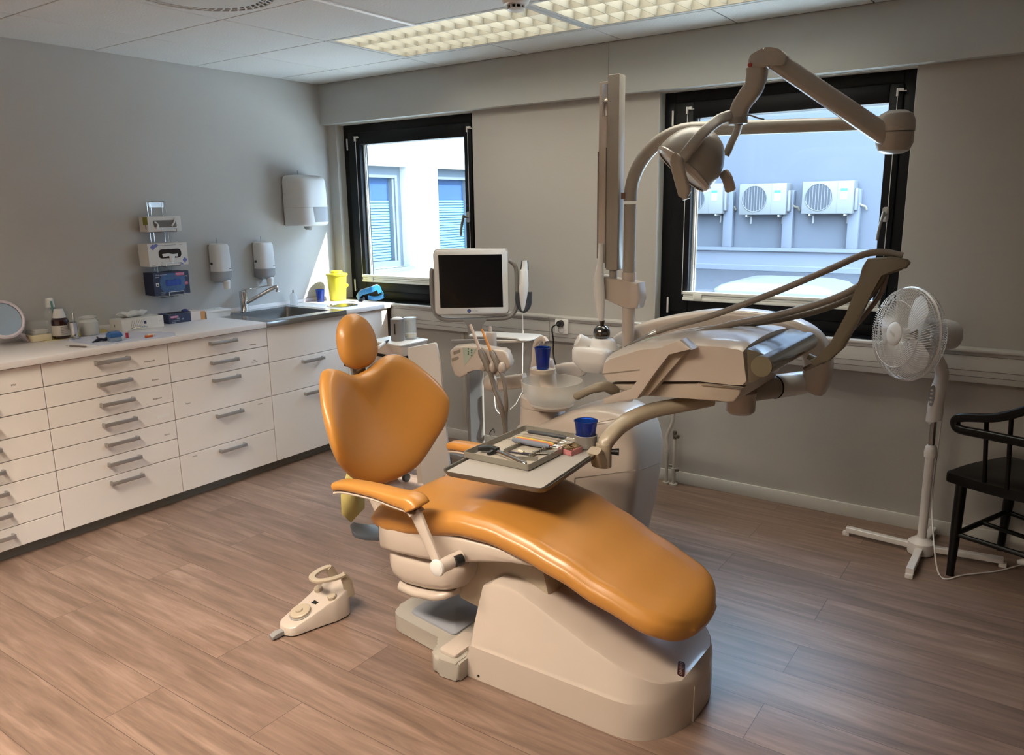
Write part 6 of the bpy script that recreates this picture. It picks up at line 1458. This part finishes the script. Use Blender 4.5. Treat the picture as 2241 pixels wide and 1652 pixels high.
# clear pump bottle, blue cup, yellow bin right of the sink
p = onT(645, 667); c_ = Vec((.07, p.y, TZ)); t = thing('clear_bottle', 'small translucent bottle on the worktop right of the tap', 'bottle', tuple(c_))
MB().lathe(c_, [(.0, .001), (.024, .001), (.026, .005), (.025, .062), (.016, .080), (.009, .084), (.0, .084)], n=28).build('body', mat('milky_clear', 'd5dce0', .2, var=0, alpha=.35), t)
MB().lathe(c_, [(.0, .084), (.007, .084), (.006, .1), (.0, .1)], n=16).build('cap', greyp, t)
p = onT(702, 660); cup((max(p.x, .07), p.y, TZ), .0325, .085, 'blue plastic cup on the worktop beside the yellow bin')
p = onT(744, 657); c_ = Vec((.20, -.135, TZ)); c_ = Vec((p.x + .03, p.y - .03, TZ)) if False else c_
yb_ = mat('sharps_yellow', 'e3d23a', .35, var=.01)
qL = PX(722, 620, .16); qR = PX(765, 620, .16); rb = (qR.y - qL.y) / 2 * .74; c_ = Vec((.145, (qL.y + qR.y) / 2 - .012, TZ))
t = thing('sharps_bin', 'yellow sharps bin with lid on the worktop corner by the window', 'bin', tuple(c_)); hb_ = .175
MB().lathe(c_, [(.0, .001), (rb * .80, .001), (rb * .82, .004), (rb * 1.0, hb_), (.0, hb_)], n=44).build('body', yb_, t)
MB().lathe(c_, [(.0, hb_), (rb * 1.1, hb_), (rb * 1.12, hb_ + .004), (rb * 1.1, hb_ + .013), (rb * .62, hb_ + .017), (rb * .6, hb_ + .030), (rb * .55, hb_ + .033), (.0, hb_ + .033)], n=44).build('lid', yb_, t)
m = MB(); m.tube(spl([c_ + Vec((.0, rb * .95, hb_ - .06)), c_ + Vec((.02, rb * 1.2, hb_ - .075)), c_ + Vec((.0, rb * .92, hb_ - .10))], 5), .006, n=8); m.build('lug', yb_, t)
# flush waste ring in the worktop
p = onT(742, 668); t = thing('waste_chute', 'round steel waste chute ring set in the worktop by the window', 'waste chute', (.36, -.27, TZ)); 
rc_ = .098; c_ = Vec((p.x + .03, p.y, TZ))
MB().lathe(c_, [(rc_ * .76, -.002), (rc_ * .8, .002), (rc_, .0035), (rc_ * 1.05, .001), (rc_ * 1.05, 0)], n=48, cap=False).build('ring', steel_m, t)
MB().lathe(c_, [(.0, .0008), (rc_ * .80, .0008)], n=48, cap=False).build('flap', mat('flap_dark_steel', '55504a', .3, .8, var=.03), t)
# blue visor on the sill
p = PZ(815, 652, .90); t = thing('face_visor', 'light blue face visor with dark straps on the window sill', 'visor', tuple(p))
vb = mat('visor_blue', '2f78ad', .35, var=.04, scale=12); vl = mat('visor_trim', 'a9bfd0', .4, var=0)
def V_(u, v, y): return PY(u, v, y)
m = MB(); a_ = spl([V_(782, 652, -.10), V_(790, 641, -.11), V_(812, 634, -.10), V_(826, 629, -.06), V_(832, 640, -.04)], 6)
m.sweep(a_, (.003, .019), n=12, p=4); m.build('head_band', vb, t)
m = MB(); m.sweep([q + Vec((0, 0, .019)) for q in a_], (.003, .002), n=8); m.build('band_trim', vl, t)
m = MB(); b_ = spl([V_(806, 651, -.06), V_(822, 653, -.06), V_(838, 648, -.04), V_(834, 638, -.02)], 6); m.sweep(b_, [(.003, .014)] * 19, n=12, p=4); m.build('brow_pad', vb, t)
m = MB(); m.sweep(spl([V_(784, 655, -.10), V_(790, 657, -.09), V_(797, 653, -.10)], 5), (.005, .010), n=10); m.sweep(spl([V_(832, 645, .0), V_(846, 645, .02), V_(853, 643, .03)], 4), (.003, .006), n=8); m.build('strap', mat('strap_dark', '222a3c', .5, var=.02), t)

# ================================================================ SOCKET, PIPES
so0 = PY(1217, 697, -.064); so1 = PY(1245, 731, -.064)
t = thing('wall_socket', 'white double socket on the wall duct with a black plug in its upper outlet', 'socket', (so0.x, -.064, so1.z))
MB().box(so0.x, so1.x, -.078, -.062, so1.z, so0.z, .003).build('plate', whitep, t)
mx_ = (so0.x + so1.x) / 2
for z in (.28, .72):
    zz = so1.z + (so0.z - so1.z) * z; m = MB(); m.lathe((0, 0, 0), [(.0, -.003), (.017, -.003), (.019, .001), (.021, .0015)], n=28, M=T(mx_, -.079, zz) @ Rx(90), cap=False); m.build('outlet', mat('socket_recess', '9b958d', .4, var=0), t)
zz = so1.z + (so0.z - so1.z) * .72
t = thing('power_plug', 'black plug and cable hanging from the wall socket', 'plug', (mx_, -.09, zz))
MB().cyl((mx_, -.080, zz), (mx_, -.108, zz), .019, .017, n=24).build('plug', blackp, t)
m = MB(); m.tube(spl([(mx_, -.105, zz), (mx_ - .02, -.115, zz - .008), (mx_ - .04, -.115, zz - .03), tuple(PY(1211, 745, -.11)), tuple(PY(1211, 775, -.12)), tuple(PY(1217, 805, -.14)), (PY(1220, 830, -.15).x, -.15, PY(1220, 830, -.15).z)], 6), .0045, n=10); m.build('cable', blackp, t)
ppm = mat('pipe_white_paint', 'b5aea3', .45, var=.02)
t = thing('heating_pipe', 'white painted pipe with an elbow rising from the floor beside the dental unit', 'pipe', (PY(1458, 1045, -.05).x, -.05, 0))
x0 = PY(1458, 1045, -.05).x
MB().tube(spl([(x0, -.05, 0), (x0, -.05, .12), (x0, -.05, .20), PY(1459, 955, -.05), PY(1470, 930, -.05), PY(1473, 915, -.05), (PY(1474, 880, -.05).x, -.05, .45), (PY(1474, 880, -.05).x, -.05, .74)], 6), .0095, n=14).build('tube', ppm, t)
m = MB(); m.cyl((x0, -.05, .0), (x0, -.05, .01), .02, n=18); m.cyl((x0, -.05, .155), (x0, -.05, .175), .013, n=14); m.cyl((x0, -.05, .185), (x0, -.05, .20), .013, n=14); m.build('collar', ppm, t)
t = thing('valve_pipe', 'short white pipe with a metal valve on top beside the elbowed pipe', 'pipe', (PY(1474, 1045, -.06).x, -.06, 0)); x1 = PY(1474, 1045, -.06).x
zt_ = PY(1477, 960, -.06).z
MB().cyl((x1, -.06, 0), (x1, -.06, zt_), .0095, n=16).build('tube', ppm, t)
m = MB(); m.cyl((x1, -.06, 0), (x1, -.06, .012), .022, n=18); m.cyl((x1, -.06, .08), (x1, -.06, .10), .014, n=14); m.build('collar', ppm, t)
m = MB(); m.cyl((x1, -.06, zt_), (x1, -.06, zt_ + .035), .010, n=12); m.cyl((x1 - .005, -.06, zt_ + .018), (x1 + .026, -.075, zt_ + .018), .008, .010, n=12); m.cyl((x1, -.06, zt_ + .03), (x1, -.06, zt_ + .042), .013, n=6); m.build('valve', mat('valve_brass_grey', '6b675f', .35, .7, var=.05), t)
m = MB(); m.cyl((x1, -.06, .09), (x1 + .03, -.07, .095), .007, n=12); m.cyl((x1 - .03, -.055, .11), (x1 - .01, -.055, .11), .008, n=12); m.build('tap_branch', mat('valve_brass_grey', '6b675f'), t)

q = PY(1015, 800, -.004); q2 = PY(1018, 930, -.004); m = MB(); m.box(q.x - .010, q.x + .010, -.006, 0, q2.z, .735, .001); t = thing('wall_rail', 'thin white vertical rail on the wall under the duct beside the cart column', 'rail', (q.x, 0, q2.z)); m.build('strip', ppm, t)
m = MB()
for k in range(5): m.cyl((q.x, -.0062, q2.z + .04 + .09 * k), (q.x, -.0068, q2.z + .04 + .09 * k), .002, n=8)
m.build('screw', greyp, t)

# ================================================================ PEDESTAL FAN
fx_, fy_ = 3.927, -.275
fw = mat('fan_white', 'cfcac6', .35, var=.01)
fan = thing('pedestal_fan', 'white pedestal fan with round wire guard on a cross base by the right wall section', 'fan', (fx_, fy_, 0))
for (ex, ey) in ((3.612, -.245), (4.235, -.235), (3.925, -.56), (3.945, -.035)):
    m = MB(); d = Vec((ex - fx_, ey - fy_, 0)); m.sweep([Vec((fx_, fy_, .030)), Vec((fx_, fy_, .030)) + d], (.0155, .013), n=12, p=6); m.box(ex - .015, ex + .015, ey - .012, ey + .012, 0, .02, .003); m.build('foot', fw, fan)
m = MB(); m.lathe((fx_, fy_, 0), [(.0, .004), (.052, .004), (.054, .01), (.052, .055), (.045, .062), (.038, .066), (.028, .075), (.0, .078)], n=36); m.build('base_hub', fw, fan)
z1_ = .455
MB().cyl((fx_, fy_, .07), (fx_, fy_, z1_), .0185, n=24).build('lower_tube', fw, fan)
m = MB(); m.lathe((fx_, fy_, z1_), [(.0, -.01), (.024, -.01), (.026, .01), (.022, .035), (.016, .045), (.0, .045)], n=24); m.build('height_collar', fw, fan)
MB().cyl((fx_, fy_, z1_), (fx_, fy_, .63), .0125, n=20).build('chrome_tube', steel_m, fan)
FN = Vec((-.70, -.70, .06)).normalized()
hc_ = PY(1987, 731, -.36)
fs, fu = frame(FN)
FMx = Matrix(((fs.x, fu.x, FN.x, 0), (fs.y, fu.y, FN.y, 0), (fs.z, fu.z, FN.z, 0), (0, 0, 0, 1)))
mot = hc_ - FN * .10
m = MB(); P = [Vec((fx_, fy_, .605)), Vec((fx_ - .002, fy_, .62)), Vec((fx_ + .002, fy_, .72)), Vec((fx_ + .010, fy_ + .004, .82)), Vec((mot.x + .015, mot.y + .01, mot.z - .07)), Vec((mot.x, mot.y, mot.z - .03))]
m.sweep(spl(P, 5), [(.024, .018)] * 3 + [(.027, .026)] * 10 + [(.024, .024)] * 6 + [(.020, .022)] * 7, up=tuple(FN), n=20, p=3); m.build('control_body', fw, fan)
m = MB(); q = Vec((fx_ - .012, fy_ - .024, .72)); m.prism([q + Vec((-.70, .0, 0)).normalized() * a * .9 + Vec((0, 0, b)) + Vec((.0, .0, 0)) for a, b in [(math.cos(TAU * k / 20) * .013, math.sin(TAU * k / 20) * .045) for k in range(20)]], (-.003, -.006, 0)); cpn = m.build('control_panel', mat('panel_grey_blue', '8a8d94', .4, var=0), fan)
m = MB()
for k in range(4): m.ell(q + Vec((-.004, -.007, .025 - .017 * k)), (.006, .003, .005), nu=10, nv=6)
m.build('button', fw, cpn)
m = MB(); m.lathe(hc_, [(.0, -.235), (.035, -.232), (.058, -.212), (.066, -.17), (.068, -.10), (.060, -.065), (.0, -.06)], n=36, M=FMx); m.build('motor_housing', fw, fan, ang=50)
R1 = .192
gw = mat('guard_wire_white', 'd5d1cd', .35, var=0)
m = MB()
m.lathe(hc_, [(R1, -.006), (R1 + .005, 0), (R1, .006), (R1 - .003, 0), (R1, -.006)], n=56, M=FMx, cap=False); m.build('guard_rim', gw, fan)
def guard(sgn, name, dep, nw=104):
    m_ = MB()
    for k in range(nw):
        a0_ = TAU * k / nw; pts = []
        for j, (q_, zq) in enumerate(((1.0, 0.0), (.97, .45), (.85, .80), (.6, .97), (.26, 1.0))):
            a_ = a0_ + (1 - q_) * .5 * sgn
            pts.append(hc_ + FMx.to_3x3() @ Vec((math.cos(a_) * R1 * q_, math.sin(a_) * R1 * q_, sgn * dep * zq)))
        m_.tube(pts, .0011, n=4, cap=False)
    for q_, zq in ((.985, .25), (.72, .92)):
        m_.tube([hc_ + FMx.to_3x3() @ Vec((math.cos(TAU * i / 48) * R1 * q_, math.sin(TAU * i / 48) * R1 * q_, sgn * dep * zq)) for i in range(49)], .0014, n=5, cap=False)
    return m_.build(name, gw, fan)
guard(1, 'front_guard', .065); guard(-1, 'rear_guard', .065)
m = MB(); m.lathe(hc_, [(.0, .072), (.036, .071), (.047, .066), (.049, .060), (.0, .058)], n=32, M=FMx); bg_ = m.build('guard_badge', fw, fan)
m = MB(); m.text('Wilfa', .018, T(*hc_) @ FMx @ Matrix.Diagonal((-1, 1, 1, 1)) @ T(0, 0, .0725) @ Matrix.Rotation(math.radians(-20), 4, 'Z')); m.build('badge_lettering', mat('badge_grey', 'a39d98', .5, var=0), bg_, flat=True)
m = MB(); m.lathe(hc_, [(.0, .035), (.02, .034), (.027, .02), (.028, -.03), (.0, -.05)], n=28, M=FMx); m.build('blade_hub', fw, fan)
for k in range(3):
    a_ = math.radians(122 + 120 * k); m = MB()
    ol = rpoly([(.018, -.015), (.05, -.055), (.12, -.085), (.165, -.055), (.172, .0), (.155, .05), (.10, .055), (.04, .03), (.018, .018)], .02, 4)
    def bf(s, t2, off, a_=a_): 
        v = Vec((math.cos(a_) * s - math.sin(a_) * t2, math.sin(a_) * s + math.cos(a_) * t2, .005 + off + t2 * .22))
        return hc_ + FMx.to_3x3() @ v
    m.pillow([Vec(p) for p in ol], bf, .0012, .0012, m=4); m.build('blade', mat('fan_blade', 'cfc7c4', .3, var=.01), fan)
m = MB(); cp = [(fx_ + .03, fy_ + .01, .66), tuple(PY(2062, 915, -.24)), tuple(PY(2052, 985, -.24)), tuple(PY(2040, 1100, -.27)), tuple(PY(2045, 1200, -.42)), tuple(PZ(2054, 1254, .004)), tuple(PZ(2072, 1267, .004)), tuple(PZ(2110, 1258, .004)), tuple(PZ(2180, 1250, .004)), tuple(PZ(2236, 1235, .012))]
m.tube(spl(cp, 7), .003, n=8); m.build('power_cord', fw, fan)
m = MB(); q = PZ(2238, 1230, .02); m.tube([q - Vec((.02, 0, .003)), q, q + Vec((.05, .01, 0))], [.008, .015, .016], n=14); m.build('plug', fw, fan)

# ================================================================ BLACK WOODEN CHAIR
bc_ = thing('wooden_armchair', 'black painted wooden armchair cut by the right edge of the picture', 'chair', (4.35, -.4, 0))
lv = Vec((.476, .879, 0)); bv = Vec((.879, -.476, 0))      # lv: along the front towards the wall; bv: towards the back
f0 = PZ(2075, 1262, 0); SZ = .43
c0_ = PZ(2070, 1032, SZ)
def KP(a, b, z): return Vec((c0_.x, c0_.y, z)) + lv * a + bv * b
m = MB(); sp_ = rpoly([(0, 0), (.20, -.022), (.42, 0), (.44, .2), (.36, .44), (.08, .44), (.0, .2)], [.012, .2, .02, .1, .05, .05, .1], 6)
m.prism([KP(p.x, p.y, SZ - .04) for p in sp_], (0, 0, .04), .006, 3); m.build('seat', black_m, bc_, ang=40)
for a, b, fa, fb in ((.035, .05, None, None), (.385, .05, .41, .02), (.09, .38, .05, .44), (.35, .38, .39, .44)):
    top = KP(a, b, SZ - .038); bot = Vec((f0.x + .004, f0.y + .02, 0)) if fa is None else KP(fa, fb, 0)
    MB().tube([top, top * .6 + bot * .4, bot], [.0215, .021, .0145], n=18).build('leg', black_m, bc_)
l0 = KP(.035, .05, SZ); 
def legp(a, b, fa, fb, t_):
    top = KP(a, b, SZ - .038); bot = Vec((f0.x + .004, f0.y + .02, 0)) if fa is None else KP(fa, fb, 0)
    return top * (1 - t_) + bot * t_
mA = legp(.035, .05, None, None, .55); mB_ = legp(.09, .38, .05, .44, .55); mC = legp(.385, .05, .41, .02, .52); mD = legp(.35, .38, .39, .44, .52)
MB().tube([mA, mC], .0115, n=12).build('stretcher', black_m, bc_); MB().tube([mA, mB_], .0105, n=12).build('stretcher', black_m, bc_); MB().tube([mC, mD], .0105, n=12).build('stretcher', black_m, bc_)
MB().tube([mA * .5 + mC * .5, mB_ * .5 + mD * .5], .0095, n=12).build('stretcher', black_m, bc_)
# bent arm bow with the doubled arm ends
def bow(s, name):
    at_ = (.45 if s > 0 else -.03)
    tipz = .665
    e = [KP(at_, .45, .86), KP(at_ + .01 * s, .36, .80), KP(at_ + .02 * s, .22, .722), KP(at_ + .02 * s, .09, .69), KP(at_ + .02 * s, .055, .675), KP(at_ + .02 * s, .05, .655), KP(at_ + .02 * s, .07, .637), KP(at_ + .02 * s, .15, .64), KP(at_ + .01 * s, .30, .645), KP(at_, .45, .65)]
    MB().sweep(spl(e, 5), (.018, .016), n=16, p=2.6, up=tuple(lv)).build(name, black_m, bc_)
bow(1, 'arm_bow'); bow(-1, 'arm_bow')
m = MB(); m.sweep(spl([KP(.45, .45, .86), KP(.40, .52, .885), KP(.21, .57, .895), KP(.02, .52, .885), KP(-.03, .45, .86)], 6), (.016, .018), n=16, p=3); m.build('back_rail', black_m, bc_)
m = MB(); m.sweep(spl([KP(.45, .45, .65), KP(.40, .52, .655), KP(.21, .57, .66), KP(.02, .52, .655), KP(-.03, .45, .65)], 6), (.012, .014), n=16, p=3); m.build('lower_rail', black_m, bc_)
for s in (1, -1):
    at_ = (.43 if s > 0 else -.01)
    for b in (.15, .24, .33): MB().tube([KP(at_ - .03 * s, b, SZ - .005), KP(at_ + .02 * s, b + .01, .695 + (b - .15) * .5)], .0085, n=12).build('spindle', black_m, bc_)
for a in (.08, .15, .22, .29, .36): MB().tube([KP(a, .42, SZ - .005), KP(a, .55, .88)], .0085, n=12).build('spindle', black_m, bc_)
for o in list(bpy.data.objects):
    if '_o' in o.keys(): del o['_o']
